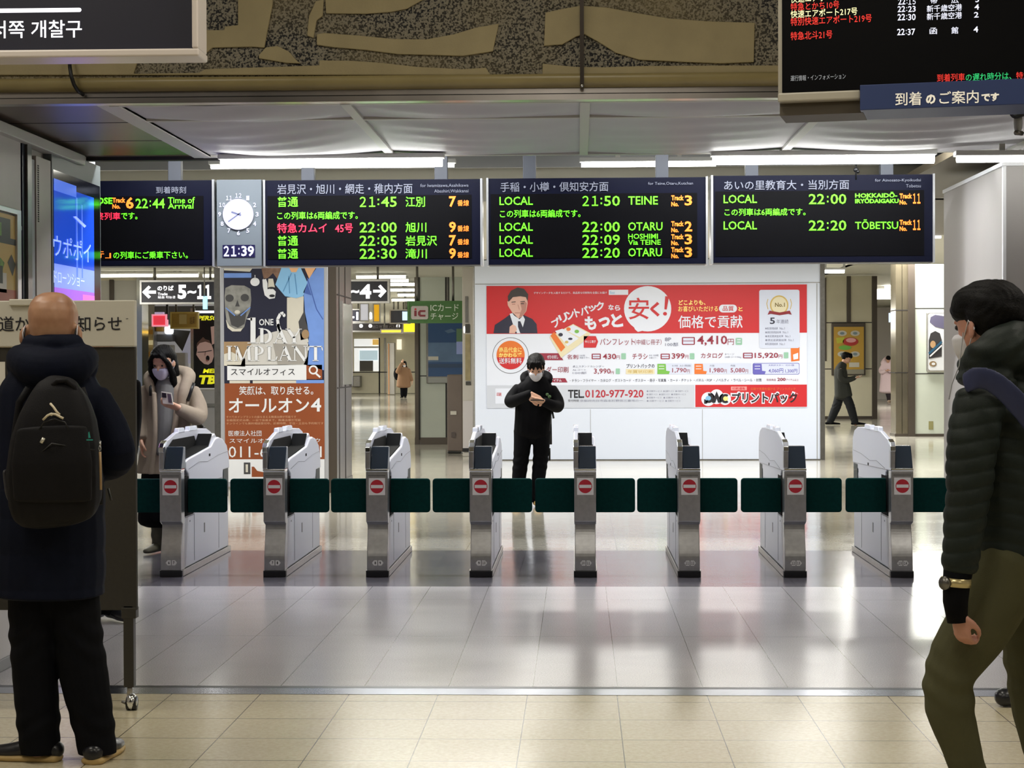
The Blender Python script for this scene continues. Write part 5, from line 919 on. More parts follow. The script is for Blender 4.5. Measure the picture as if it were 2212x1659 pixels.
def hand(b, M, curl=.6, mir=1, s=1.0, spread=.0):
    """hand hanging along local -z, palm facing local +y, thumb on local +x*mir"""
    P = lambda x, y, z: M @ V((x * mir * s, y * s, z * s))
    b.tube([(P(0, 0, .01), .024 * s, .022 * s), (P(0, .002, -.03), .033 * s, .017 * s), (P(0, .004, -.075), .040 * s, .014 * s), (P(0, .005, -.092), .036 * s, .012 * s)], side=(M.to_3x3() @ V((1, 0, 0))))
    for i, (x, L, r) in enumerate(((.028, .074, .0088), (.0095, .082, .0092), (-.010, .076, .0088), (-.028, .060, .0078))):
        z, y, a = -.09 + (.004 if i == 3 else 0), .004, curl * .55; pts = [(P(x, y, z), r * s)]
        for k, f in enumerate((.46, .32, .24)):
            y += math.sin(a) * L * f; z -= math.cos(a) * L * f; pts.append((P(x + spread * (1.5 - i) * .004 * (k + 1), y, z), r * s * (1 - .1 * (k + 1)))); a += curl * (.95 + .08 * i)
        b.tube(pts, n=10)
    b.tube([(P(.022, .004, -.018), .015 * s), (P(.043, .018, -.045), .0125 * s), (P(.048, .034, -.072), .0105 * s), (P(.040, .046, -.095), .0088 * s)], n=10)
def handM(w, d, palm):
    """frame with -z along d, +y towards palm"""
    z = -V(d).normalized(); y = (V(palm) - z * V(palm).dot(z)).normalized(); x = y.cross(z); R = Matrix((x, y, z)).transposed(); return Matrix.Translation(w) @ R.to_4x4()
def human(label, D, theta, chin, pitch, torso, arms, legs, feet, cols, vox, hs=1.0, hair='short', mask=None, hands=None, coat_post=None, roll=0.0, shoe=1.0, sole=None, hood=None, leg_name='trousers', cat='person', extra_body=None, neck=.056, name='person', coat_n='coat', head_theta=None):
    P = lambda p: at(p[0], p[1], D + p[2])
    base = P((torso[-1][0], torso[-1][1], torso[-1][2])); base.z = 0
    t = thing(name, tuple(base), label, cat)
    side = V((math.cos(theta), math.sin(theta), 0)); fwd = V((-math.sin(theta), math.cos(theta), 0))
    M = Matrix.Translation(P(chin)) @ (Matrix.Rotation(theta if head_theta is None else head_theta, 4, 'Z') @ Matrix.Rotation(-pitch, 4, 'X') @ Matrix.Rotation(roll, 4, 'Y') @ Matrix.Scale(hs, 4))
    b = Blob(); b.levels(M, HEAD)
    b.ell(M @ V((0, .100, .083)), (.013 * hs, .016 * hs, .026 * hs), M.to_3x3() @ Matrix.Scale(1 / hs, 3)); b.ell(M @ V((0, .088, .128)), (.05 * hs, .016 * hs, .012 * hs), M.to_3x3() @ Matrix.Scale(1 / hs, 3)); b.ell(M @ V((0, .094, .042)), (.022 * hs, .010 * hs, .010 * hs), M.to_3x3() @ Matrix.Scale(1 / hs, 3))
    for sx in (-1, 1):
        R3 = M.to_3x3() @ Matrix.Scale(1 / hs, 3) @ Matrix.Rotation(sx * .5, 3, 'Z'); b.ell(M @ V((sx * .081, -.012, .098)), (.008 * hs, .020 * hs, .033 * hs), R3)
    tb = [(P(p), p[3], p[4]) for p in torso]
    b.tube([(tb[1][0], .06), (tb[0][0] + V((0, 0, .0)), neck * 1.05), (M @ V((0, -.03, .03)), neck), (M @ V((0, -.02, .07)), neck)])
    b.tube([(p, a * .78, c * .78) for p, a, c in tb[:-2]], side=side); hip = (P(legs[0][0]) + P(legs[1][0])) / 2 + V((0, 0, .12)); b.tube([(tb[-3][0], tb[-3][1] * .7, tb[-3][2] * .7), (hip, .12, .09)], side=side)
    for arm in arms: b.tube([(P(p), p[3] * .62) for p in arm])
    for lg in legs: b.tube([(P(p), p[3] * .6) for p in lg])
    for hd in (hands or []): hand(b, *hd)
    if extra_body: extra_body(b, M)
    b.build('body', t, cols['skin'], vox, 3)
    c = Blob(); c.tube([(p, a, q) for p, a, q in tb[(1 if hood == 'none' else 0):]], side=side, sq=2.4, flat=True)
    for arm in arms: c.tube([(P(p), p[3]) for p in arm], flat=True)
    if callable(hood): hood(c, P, M)
    c.build(coat_n, t, cols['coat'], vox, 4, coat_post)
    l = Blob()
    for lg in legs: l.tube([(P(p), p[3]) for p in lg], flat=True)
    ha, hb = P(legs[0][0]), P(legs[1][0]); hr = min(legs[0][0][3], legs[1][0][3]); l.tube([(ha + (hb - ha) * .1 + V((0, 0, .03)), hr * .98), (hb + (ha - hb) * .1 + V((0, 0, .03)), hr * .98)]); l.tube([(ha * .5 + hb * .5 + V((0, 0, .04)), hr * 1.3, hr * .95), (ha * .5 + hb * .5 - V((0, 0, hr * .55)), hr * .9, hr * .8)], side=side)
    l.build(leg_name, t, cols['legs'], vox, 4, leg_post)
    for lg, (fx, fy) in zip(legs, feet):
        f = V((fx, fy, 0)).normalized(); an = P(lg[-1]); an.z = 0
        s = Blob(); s.tube([(an - f * .055 * shoe + V((0, 0, .042)), .038 * shoe, .034), (an + f * .03 * shoe + V((0, 0, .045)), .042 * shoe, .036), (an + f * .11 * shoe + V((0, 0, .034)), .047 * shoe, .028), (an + f * .175 * shoe + V((0, 0, .028)), .036 * shoe, .022)], side=f.cross(V((0, 0, 1))))
        s.tube([(an + V((0, 0, .05)), .042), (an + V((0, 0, .11)), .044)]); so = s.build('shoe', t, cols['shoe'], min(vox, .008), 3, lambda co, n: V((co.x, co.y, max(co.z, .012))))
        if sole:
            s = Blob(); s.tube([(an - f * .06 * shoe + V((0, 0, .012)), .043 * shoe, .02), (an + f * .03 * shoe + V((0, 0, .012)), .045 * shoe, .02), (an + f * .11 * shoe + V((0, 0, .012)), .05 * shoe, .02), (an + f * .175 * shoe + V((0, 0, .012)), .04 * shoe, .018)], side=f.cross(V((0, 0, 1)))); s.build('sole', so, sole, min(vox, .008), 2, lambda co, n: V((co.x, co.y, max(co.z, .0))))
    if hair:
        h = Blob(); h.levels(M, LONG if hair == 'long' else SHORT)
        if hair == 'long':
            for sx in (-1, 1): h.tube([(M @ V((sx * .03, .095, .20)), .016 * hs), (M @ V((sx * .066, .085, .15)), .02 * hs), (M @ V((sx * .082, .06, .08)), .024 * hs), (M @ V((sx * .085, .04, -.02)), .03 * hs), (M @ V((sx * .08, .05, -.075)), .022 * hs)])
        elif hair == 'fringe':
            for x in (-.06, -.03, 0, .03, .06): h.tube([(M @ V((x * .6, .08, .215)), .03 * hs), (M @ V((x, .108, .165)), .02 * hs), (M @ V((x * 1.05, .102, .125)), .011 * hs)])
            h.ell(M @ V((0, -.04, .15)), (.098 * hs, .095 * hs, .1 * hs), M.to_3x3() @ Matrix.Scale(1 / hs, 3)); h.ell(M @ V((0, .03, .175)), (.094 * hs, .09 * hs, .07 * hs), M.to_3x3() @ Matrix.Scale(1 / hs, 3))
        elif hair == 'cap':
            h.ell(M @ V((0, -.04, .15)), (.097 * hs, .095 * hs, .10 * hs), M.to_3x3() @ Matrix.Scale(1 / hs, 3)); h.ell(M @ V((0, .03, .17)), (.088 * hs, .085 * hs, .07 * hs), M.to_3x3() @ Matrix.Scale(1 / hs, 3))
        elif hair == 'crop':
            h.ell(M @ V((0, -.045, .15)), (.093 * hs, .088 * hs, .098 * hs), M.to_3x3() @ Matrix.Scale(1 / hs, 3))
            for x in (-.055, -.02, .02, .055): h.tube([(M @ V((x * .7, .085, .205)), .022 * hs), (M @ V((x, .104, .165)), .014 * hs), (M @ V((x * 1.05, .100, .138)), .008 * hs)])
            for sx in (-1, 1): h.tube([(M @ V((sx * .082, .03, .17)), .016 * hs), (M @ V((sx * .078, .035, .115)), .008 * hs)])
        h.build('hair', t, cols['hair'], min(vox, .008), 3, lambda co, n: co + n * (.0011 * math.sin(co.x * 260 + co.y * 170 + 5 * math.sin(co.z * 40)) + .0015 * math.sin(co.z * 90 + co.x * 40)))
    e = MB(); EY = mat('eye_dark', (24, 20, 20), .3)
    for sx in (-1, 1): e.ball(M @ V((sx * .031, .091, .112)), .009 * hs, EY, 8, 6)
    e.build('eyes', t)
    if mask:
        k = Blob(); k.levels(M, [(-.010, .024, .088, .03), (.006, .042, .100, .02), (.03, .058, .108, .015), (.055, .066, .112, .012), (.078, .068, .113, .015), (.09, .050, .110, .04)]); mk = k.build('face_mask', t, mask, .005, 3)
        lp = MB()
        for sx in (-1, 1): lp.tube([M @ V((sx * .062, .04, .075)), M @ V((sx * .085, -.005, .125)), M @ V((sx * .088, -.03, .10)), M @ V((sx * .066, .03, .02))], .0022, mask, 6)
        lp.build('ear_loop', mk)
    return t, M, P
SKIN = mat('skin', (214, 166, 140), .5, var=.05, scale=25); SKIN2 = mat('skin_bald_man', (186, 142, 112), .4, col2=(164, 120, 92), scale=16); SKIN3 = mat('skin_ruddy', (196, 142, 122), .5, var=.06, scale=25)
HAIR = mat('black_hair', (8, 7, 8), .6, spec=.15, var=.25, scale=60, bump=.3, bscale=180); NAVYC = mat('navy_coat_fabric', (13, 18, 34), .75, spec=.12, var=.12, scale=10, bump=.15, bscale=300); BLK = mat('black_fabric', (10, 10, 14), .8, spec=.12, var=.15, scale=20); BLKT = mat('black_trouser_fabric', (12, 13, 18), .85, spec=.12, var=.12, scale=14)
LEA = mat('black_leather', (26, 27, 32), .28); MASKW = mat('mask_white', (222, 222, 230), .7); MASKL = mat('mask_lilac', (206, 204, 228), .7); OLIVE = mat('olive_trouser_fabric', (84, 83, 60), .85, spec=.12, var=.06, scale=12, bump=.12, bscale=250); DGREEN = mat('dark_green_padded_fabric', (29, 37, 33), .6, spec=.25, var=.1, scale=10, bump=.1, bscale=200); BEIGE = mat('beige_coat_fabric', (160, 146, 130), .85, spec=.12, var=.05, scale=9, bump=.12, bscale=250); TAN = mat('tan_boot', (176, 140, 74), .6); OLB = mat('grey_olive_boot', (92, 88, 72), .6)
# ---- bald man with backpack, seen from behind
D = 6.77
def lm_hood(c, P, M):
    c.tube([(P((45, 775, -.02)), .055), (P((70, 790, -.11)), .07), (P((113, 797, -.14)), .075), (P((158, 790, -.11)), .07), (P((182, 775, -.02)), .055)])
    c.tube([(P((68, 742, -.03)), .036), (P((113, 744, -.085)), .038), (P((160, 742, -.03)), .036)])
    c.tube([(P((55, 790, .0)), .07), (P((112, 775, .03)), .09), (P((172, 790, .0)), .07)])
def lm_post(co, n):
    if co.z < 1.02: co = co + n * (.005 * abs(math.sin(co.z * 24)) ** .6)
    if co.z < .625: co.z = .625 + (co.z - .625) * .2
    return co
lm_torso = [(113, 735, .0, .092, .078), (113, 775, 0, .125, .10), (112, 815, 0, .165, .12), (111, 850, 0, .198, .135), (111, 930, 0, .196, .15), (111, 1020, 0, .192, .158), (111, 1120, 0, .193, .165), (111, 1220, 0, .195, .17), (109, 1285, 0, .194, .17)]
lm, Mh, PL = human('bald person in a long navy coat, seen from behind before the notice board', D, 0.0, (113, 788, .0), .10, lm_torso,
    [[(200, 862, 0, .070), (236, 930, 0, .074), (252, 985, .0, .070), (222, 1004, .14, .064), (185, 1006, .27, .055)], [(24, 862, 0, .070), (-12, 930, 0, .074), (-28, 985, .0, .070), (2, 1004, .14, .064), (40, 1006, .27, .055)]],
    [[(70, 1265, 0, .095), (71, 1360, 0, .088), (76, 1460, 0, .082), (84, 1560, 0, .080), (88, 1630, 0, .072)], [(158, 1265, 0, .095), (168, 1360, 0, .088), (182, 1460, 0, .090), (202, 1560, 0, .078), (213, 1632, 0, .070)]],
    [(-1, .12), (.1, 1)], dict(skin=SKIN2, coat=NAVYC, legs=BLKT, shoe=LEA, hair=HAIR), .0065, hs=1.16, hair=None, hood=lm_hood, coat_post=lm_post, shoe=1.05, sole=mat('beige_sole', (186, 158, 104), .6),
    hands=[(handM(at(185, 1006, D + .27), (-.6, .5, .4), (0, 0, 1)), .8, 1), (handM(at(40, 1006, D + .27), (.6, .5, .4), (0, 0, 1)), .8, -1)], neck=.064, coat_n='long_coat',
    extra_body=lambda b, M: [b.ell(M @ V((sx * .089, -.015, .088)), (.011, .024, .040), M.to_3x3() @ Matrix.Scale(1 / 1.16, 3) @ Matrix.Rotation(sx * .6, 3, 'Z')) for sx in (-1, 1)])
gl = MB()
for sx in (-1, 1): gl.tube([Mh @ V((sx * .079, .07, .118)), Mh @ V((sx * .083, .0, .122)), Mh @ V((sx * .083, -.03, .112)), Mh @ V((sx * .081, -.043, .08))], .0032, BLACK, 8); gl.tube([Mh @ V((sx * .085, -.022, .125)), Mh @ V((sx * .088, -.036, .10)), Mh @ V((sx * .084, -.03, .06)), Mh @ V((sx * .07, .02, .04))], .002, MASKW, 6)
gl.build('glasses_and_mask_strings', lm)
# backpack
bp = thing('backpack', tuple(at(118, 1118, D - .26)), 'black backpack with cream zip cords worn on the navy coat', 'backpack'); BPM = mat('backpack_black', (15, 14, 17), .65, spec=.2, var=.12, scale=12, bump=.12, bscale=260); BPL = mat('backpack_side_grey', (44, 42, 46), .6); CORD = mat('cream_cord', (216, 204, 176), .5)
X = V((1, 0, 0)); PB = lambda x, y, d: at(x, y, D + d)
b = Blob(); b.tube([(PB(134, 828, -.24), .062, .05), (PB(130, 850, -.25), .095, .075), (PB(126, 900, -.265), .135, .09), (PB(121, 960, -.275), .160, .10), (PB(118, 1030, -.28), .170, .105), (PB(120, 1085, -.275), .163, .10), (PB(124, 1108, -.265), .150, .088)], side=X, sq=3.0, flat=True); b.build('bag', bp, BPM, .007, 4)
b = Blob(); b.tube([(PB(112, 925, -.36), .125, .018), (PB(112, 1000, -.378), .145, .022), (PB(114, 1080, -.372), .14, .02)], side=X, sq=3.2, flat=True); b.build('front_pocket', bp, BPM, .006, 4)
MB().tube([PB(103, 862, -.29), PB(108, 838, -.30), PB(124, 823, -.31), PB(145, 822, -.31), PB(160, 836, -.30), PB(166, 858, -.29)], .010, BPM, 10).build('carry_handle', bp)
for xs in ((42, 30, 22, 28), (186, 205, 216, 214)): MB().tube([PB(xs[0] + (20 if xs[0] < 100 else -10), 838, -.17), PB(xs[0], 870, -.17), PB(xs[1], 960, -.175), PB(xs[2], 1040, -.18), PB(xs[3], 1090, -.2)], .014, BPM, 8).build('strap', bp)
b = Blob(); b.tube([(PB(17, 1020, -.2), .012, .05), (PB(25, 1070, -.21), .016, .05), (PB(42, 1105, -.22), .014, .04)], side=X); b.build('side_gusset', bp, BPL, .006, 3)
z = MB(); z.tube([PB(109, 872, -.362), PB(116, 880, -.375), PB(122, 889, -.378), PB(129, 896, -.378)], .0042, CORD, 8).tube([PB(93, 907, -.38), PB(102, 898, -.384), PB(110, 894, -.385), PB(120, 895, -.385), PB(131, 901, -.384), PB(137, 904, -.382)], .0042, CORD, 8).ball(PB(111, 895, -.387), .006, CORD); z.build('zip_cord', bp)
MB().tube([PB(95, 946, -.40), PB(89, 957, -.402)], .0065, mat('zip_pull_silver', (206, 202, 186), .3, .6), 8).build('zip_pull', bp)
z = MB(); z.tube([PB(216, 953, -.33), PB(216, 962, -.34)], .004, STEEL, 8).tube([PB(216, 962, -.34), PB(213, 968, -.34), PB(215, 975, -.34), PB(218, 969, -.34), PB(216, 962, -.34)], .002, STEEL, 6).tube([PB(216, 976, -.34), PB(217, 1010, -.34), PB(218, 1058, -.335)], .0045, mat('cord_brown', (170, 140, 100), .5), 8); z.build('side_zip_cord', bp)
MB().tube([PB(234, 1055, -.2), PB(240, 1081, -.2)], .004, BLACK, 6).build('strap_end', bp)
q = front(D - .402); q.poly([(191, 934), (193, 932), (196, 946), (191, 946)], mat('teal_emblem', (40, 150, 140), .5, emit=0), 1); q.rect(187, 949, 201, 951.5, mat('teal_emblem', (40, 150, 140), .5), 1); q.build('emblem', bp)
# zipper lines over the pocket
MB().tube([PB(84, 930, -.376), PB(95, 912, -.38), PB(118, 905, -.384), PB(140, 912, -.38), PB(150, 930, -.376)], .0028, BLACK, 6).tube([PB(62, 1000, -.38), PB(112, 958, -.402), PB(205, 972, -.36)], .0025, BLACK, 6).build('zipper', bp)
# ---- walking man in dark green at the right edge
D = 5.97; th = math.radians(66)
def rm_hood(c, P, M):
    c.tube([(P((2092, 788, -.06)), .036), (P((2128, 772, -.12)), .066), (P((2172, 757, -.12)), .086), (P((2222, 752, -.06)), .09), (P((2250, 765, .06)), .075)])
    c.tube([(P((2150, 790, -.04)), .09), (P((2200, 790, -.02)), .11)])
    c.tube([(P((2078, 815, -.06)), .022), (P((2110, 818, -.14)), .035), (P((2160, 825, -.16)), .05)])
def quilt(p, amp, zlo):
    def f(co, n):
        if co.z > 1.425: return co + n * (.004 * math.sin(co.z * 95 + 5 * math.sin(co.x * 16)) * math.sin(co.x * 23 + 1))
        g = abs(math.sin(math.pi * (co.z + .012 * math.sin(co.x * 18)) / p)) ** .55
        return co + n * (amp * (g - .5) + .0015 * math.sin(co.x * 60 + co.z * 40))
    return f
rm, Mr, PR = human('person in dark green padded jacket and olive trousers walking left at the right edge', D, th, (2137, 781, .0), .08,
    [(2128, 795, 0, .085, .08), (2155, 830, 0, .15, .12), (2172, 880, 0, .20, .145), (2180, 980, 0, .20, .155), (2186, 1080, 0, .192, .155), (2192, 1150, 0, .192, .155), (2195, 1205, 0, .19, .152)],
    [[(2116, 868, -.17, .080), (2100, 960, -.21, .079), (2094, 1050, -.23, .071), (2082, 1140, -.24, .062), (2073, 1225, -.245, .054)], [(2205, 868, .17, .080), (2238, 960, .22, .078), (2262, 1050, .24, .07), (2280, 1130, .2, .06), (2290, 1200, .15, .055)]],
    [[(2186, 1215, -.08, .128), (2122, 1335, -.09, .108), (2056, 1448, -.1, .084), (2052, 1530, -.1, .080), (2078, 1620, -.1, .062), (2100, 1712, -.1, .056)], [(2210, 1215, .09, .12), (2222, 1335, .1, .10), (2232, 1450, .1, .088), (2242, 1540, .1, .080), (2262, 1640, .1, .064), (2285, 1705, .1, .058)]],
    [(-1, .35), (-1, .4)], dict(skin=SKIN3, coat=DGREEN, legs=OLIVE, shoe=BLK, hair=HAIR), .0058, hs=1.06, hair='cap', mask=MASKW, hood=rm_hood, coat_post=quilt(.0475, .0058, 0), neck=.062, coat_n='padded_jacket', head_theta=math.radians(35),
    hands=[(handM(at(2068, 1325, D - .245), (.22, .05, -.97), (.75, .65, .0)), 1.15, 1, .86)])
MB().tube([PR((2071, 1222, -.245)), PR((2066, 1262, -.245)), PR((2064, 1300, -.245)), PR((2068, 1344, -.245))], [.046, .042, .0385, .031], BLK, 18).build('knit_cuff', rm)
wt = thing('wrist_watch', tuple(PR((2063, 1257, -.245))), 'wrist watch with gold and dark band below the green sleeve', 'watch'); c_ = PR((2064, 1257, -.245))
MB().tube([c_ + V((0, 0, -.013)), c_ + V((.002, 0, .013))], .0475, mat('watch_gold_band', (206, 190, 140), .25, .6), 20).build('band', wt); MB().tube([c_ + V((-.036, -.03, 0)), c_ + V((-.044, -.036, 0))], .021, DSTEEL, 18).build('watch_case', wt)
stp = Blob(); stp.tube([(PR((2086, 828, -.22)), .034, .008), (PR((2108, 817, -.262)), .036, .009), (PR((2140, 822, -.275)), .036, .009), (PR((2175, 848, -.28)), .036, .009), (PR((2212, 888, -.275)), .036, .009), (PR((2250, 940, -.25)), .034, .009)], side=V((.1, -.25, 1)))
rb = thing('backpack', tuple(PR((2290, 1150, -.1))), 'blue strapped backpack of the walking person, mostly cut by the right edge', 'backpack'); stp.build('strap', rb, mat('strap_navy_blue', (38, 46, 84), .6, var=.06, scale=40), .005, 3)
b = Blob(); b.tube([(PR((2340, 860, -.12)), .10, .06), (PR((2350, 960, -.12)), .15, .085), (PR((2353, 1080, -.12)), .16, .09), (PR((2346, 1160, -.12)), .15, .08)], side=V((math.cos(th), math.sin(th), 0)), sq=3, flat=True); b.build('bag', rb, mat('bag_dark_blue', (34, 40, 70), .6), .008, 3)
MB().tube([Mr @ V((-.084, .02, .09)), PR((2072, 790, -.12)), PR((2056, 830, -.14)), PR((2050, 862, -.2))], .0018, mat('earphone_wire_grey', (150, 150, 150), .5), 6).build('earphone_wire', rm)
# ---- man in black behind the gates, looking at his phone
D = 18.9
def mm_hood(c, P, M): c.tube([(P((1132, 822, -.02)), .036), (P((1134, 812, .05)), .045), (P((1158, 806, .1)), .05), (P((1183, 812, .05)), .045), (P((1186, 822, -.02)), .036)])
mm, Mm, PM = human('person in black looking down at a phone before the white advertising wall', D, math.pi, (1158, 814, -.09), .5,
    [(1159, 812, 0, .085, .085), (1159, 826, 0, .15, .11), (1157, 842, 0, .205, .125), (1154, 870, 0, .195, .13), (1151, 905, 0, .188, .135), (1149, 936, 0, .188, .135)],
    [[(1122, 840, 0, .068), (1108, 858, -.03, .072), (1104, 868, -.10, .066), (1125, 860, -.24, .055), (1146, 851, -.30, .046)], [(1190, 842, 0, .068), (1203, 865, -.03, .07), (1204, 878, -.10, .066), (1190, 874, -.24, .055), (1176, 868, -.30, .046)]],
    [[(1131, 932, 0, .105), (1126, 985, 0, .082), (1121, 1040, 0, .072), (1120, 1082, 0, .066)], [(1170, 932, 0, .10), (1168, 985, 0, .08), (1163, 1040, 0, .07), (1160, 1082, 0, .064)]],
    [(-.25, -1), (.2, -1)], dict(skin=SKIN, coat=BLK, legs=BLKT, shoe=TAN, hair=HAIR), .007, hair='crop', mask=MASKW, hood=mm_hood, coat_n='jacket',
    hands=[(handM(at(1148, 852, D - .31), (.85, -.1, -.55), (0, .8, -.5)), .9, -1, 1.1), (handM(at(1175, 868, D - .31), (-.8, -.15, .1), (0, .6, .7)), .7, 1, 1.1)])
ph = MB(); c_ = at(1161, 863, D - .37); ph.box(c_.x - .07, c_.x + .07, c_.y - .035, c_.y + .035, c_.z - .012, c_.z - .002, BLACK); ph = ph.build('phone', bevel=.003); prop(ph, 'dark phone in the hands of the person in black', 'phone')
MB().tube([at(1192, 884, D - .05), at(1196, 904, D - .05)], .012, BLACK, 6).build('strap_end', mm); MB().tube([at(1187, 968, D), at(1187, 995, D)], .012, BLACK, 6).tube([at(1188, 900, D + .1), at(1189, 960, D + .1)], .02, BLACK, 6).build('bag_strap', mm)
MB().ball(at(1182, 852, D - .14), .016, mat('badge_green', (96, 128, 84), .5)).ball(at(1187, 857, D - .14), .018, mat('badge_green', (96, 128, 84), .5)).build('badge', mm)
# ---- woman in a beige coat behind the first gate
D = 14.3; tw = math.pi - .22
def wm_hood(c, P, M):
    c.tube([(P((326, 842, -.11)), .032), (P((322, 815, -.06)), .045), (P((345, 806, .10)), .05), (P((385, 804, .10)), .055), (P((408, 812, -.03)), .055), (P((398, 845, -.12)), .045), (P((392, 880, -.14)), .035)])
    c.tube([(P((333, 850, -.125)), .022), (P((335, 900, -.14)), .022), (P((334, 960, -.15)), .022), (P((326, 1024, -.14)), .022)], flat=True); c.tube([(P((388, 870, -.135)), .022), (P((378, 920, -.15)), .022), (P((368, 975, -.15)), .022), (P((362, 1030, -.14)), .022)], flat=True)
def wm_post(co, n):
    zf = at(360, 1022, 14.3).z
    return V((co.x, co.y, max(co.z, zf))) if co.z < zf else co
wn, Mw, PW = human('person with long black hair, lilac mask and open beige coat behind the leftmost gate', D, tw, (357, 812, -.06), .30,
    [(362, 818, 0, .07, .07), (366, 828, 0, .13, .1), (367, 842, 0, .19, .115), (366, 880, 0, .185, .125), (362, 940, 0, .19, .135), (356, 985, 0, .205, .14), (352, 1024, 0, .215, .14)],
    [[(320, 842, 0, .062), (309, 875, -.01, .066), (306, 910, -.02, .062), (306, 945, -.06, .055)], [(414, 845, 0, .066), (427, 878, -.02, .074), (427, 900, -.08, .07), (406, 892, -.2, .058), (388, 884, -.26, .05)]],
    [[(338, 1020, 0, .08), (340, 1070, 0, .065), (341, 1120, 0, .056), (342, 1178, 0, .05)], [(372, 1020, 0, .08), (372, 1070, 0, .065), (372, 1120, 0, .056), (373, 1178, 0, .05)]],
    [(-.3, -1), (.1, -1)], dict(skin=SKIN, coat=BEIGE, legs=OLB, shoe=OLB, hair=HAIR), .0065, hair='long', mask=MASKL, hood=wm_hood, coat_post=wm_post, leg_name='boots',
    hands=[(handM(at(384, 880, D - .28), (-.9, -.12, .28), (0, .5, .5)), .75, 1, 1.05), (handM(at(306, 948, D - .07), (.0, -.1, -1), (1, 0, 0)), .5, 1, 1.0)])
b = Blob(); b.tube([(PW((362, 815, -.03)), .065, .06), (PW((362, 835, -.04)), .10, .105), (PW((361, 880, -.04)), .098, .125), (PW((358, 930, -.04)), .088, .135), (PW((352, 975, -.03)), .09, .135)], side=V((1, .2, 0)), flat=True); b.build('sweater', wn, mat('grey_sweater', (120, 120, 120), .85, var=.06, scale=14), .007, 4)
b = Blob(); b.tube([(PW((352, 960, .0)), .14, .12), (PW((350, 1030, 0)), .165, .13), (PW((348, 1110, 0)), .185, .135), (PW((348, 1122, 0)), .185, .135)], side=V((1, 0, 0)), flat=True); b.build('skirt', wn, BLK, .008, 4)
b = Blob(); b.ell(PW((360, 812, -.02)), (.085, .085, .05)); b.build('neck_scarf', wn, mat('dark_scarf', (20, 20, 30), .8), .007, 3)
ph = MB(); c_ = at(360, 862, D - .37); ph.prism([(c_.x - .042, c_.z + .058), (c_.x + .038, c_.z + .046), (c_.x + .052, c_.z - .045), (c_.x - .028, c_.z - .035)], 'y', c_.y - .005, c_.y + .006, mat('phone_case_pale', (206, 200, 190), .4)).prism([(c_.x - .036, c_.z + .05), (c_.x - .002, c_.z + .045), (c_.x + .0, c_.z + .01), (c_.x - .034, c_.z + .012)], 'y', c_.y - .008, c_.y - .004, BLACK).prism([(c_.x + .006, c_.z + .042), (c_.x + .034, c_.z + .038), (c_.x + .044, c_.z - .03), (c_.x + .016, c_.z - .026)], 'y', c_.y - .007, c_.y - .004, DSTEEL); ph = ph.build('phone', bevel=.002); prop(ph, 'phone in a pale case held by the person in the beige coat', 'phone')
wb = thing('backpack', tuple(at(380, 900, D + .2)), 'dark backpack with black straps worn over the beige coat', 'backpack'); b = Blob(); b.tube([(PW((380, 835, .21)), .10, .05), (PW((380, 880, .23)), .125, .06), (PW((380, 925, .23)), .12, .06)], side=V((1, 0, 0)), sq=3, flat=True); b.build('bag', wb, BLK, .009, 3)
MB().tube([at(326, 824, D - .10), at(325, 838, D - .135), at(325, 855, D - .14)], .012, BLACK, 8).build('strap', wb); MB().tube([at(418, 828, D - .09), at(413, 842, D - .115), at(405, 866, D - .15)], .015, BLACK, 8).build('strap', wb)
MB().tube([at(431, 920, D), at(438, 926, D - .05), at(441, 928, D - .06)], .022, BLACK, 8).build('side_pouch', wb)
# ---- person mostly hidden behind the notice board
D = 10.5
human('person in black mostly hidden behind the notice board, shoulder edge showing', D, 2.6, (222, 775, 0), .2, [(222, 790, 0, .08, .08), (224, 806, 0, .14, .1), (226, 830, 0, .20, .12), (226, 920, 0, .19, .13), (226, 1050, 0, .19, .13)],
    [[(285, 828, 0, .052), (288, 900, 0, .05), (280, 980, -.1, .045)], [(168, 828, 0, .055), (158, 900, 0, .05), (170, 980, -.1, .045)]], [[(205, 1040, 0, .09), (205, 1180, 0, .07), (205, 1320, 0, .06)], [(248, 1040, 0, .09), (248, 1180, 0, .07), (246, 1320, 0, .06)]],
    [(-.3, -1), (.5, -.6)], dict(skin=SKIN, coat=BLK, legs=BLKT, shoe=LEA, hair=HAIR), .009, hair='short', coat_n='jacket')
# ---- far people
D = 43.6
wk, Mk, PK = human('person in dark clothes walking right past the yellow poster', D, -math.pi / 2, (1826, 783, 0), .25, [(1822, 786, 0, .09, .09), (1818, 793, 0, .16, .12), (1816, 802, 0, .2, .15), (1817, 820, 0, .19, .16), (1820, 838, 0, .2, .19), (1822, 855, 0, .2, .21)],
    [[(1816, 800, -.18, .075), (1816, 815, -.2, .075), (1828, 822, -.2, .065), (1846, 817, -.2, .05)], [(1820, 800, .18, .075), (1822, 815, .2, .07), (1835, 819, .2, .06), (1848, 815, .2, .05)]],
    [[(1826, 852, -.06, .12), (1836, 875, -.08, .11), (1842, 895, -.08, .1), (1848, 915, -.08, .08)], [(1814, 852, .08, .12), (1808, 875, .1, .11), (1800, 895, .1, .1), (1792, 913, .1, .075)]],
    [(1, -.05), (1, .05)], dict(skin=SKIN, coat=mat('dark_olive_jacket', (44, 46, 42), .8), legs=mat('black_blue_trousers', (14, 18, 24), .8), shoe=BLK, hair=HAIR), .012, hair='fringe', shoe=1.35, coat_n='jacket', hands=[(handM(at(1847, 816, D - .2), (1, 0, .1), (0, 0, 1)), .5, 1, 1.1)])
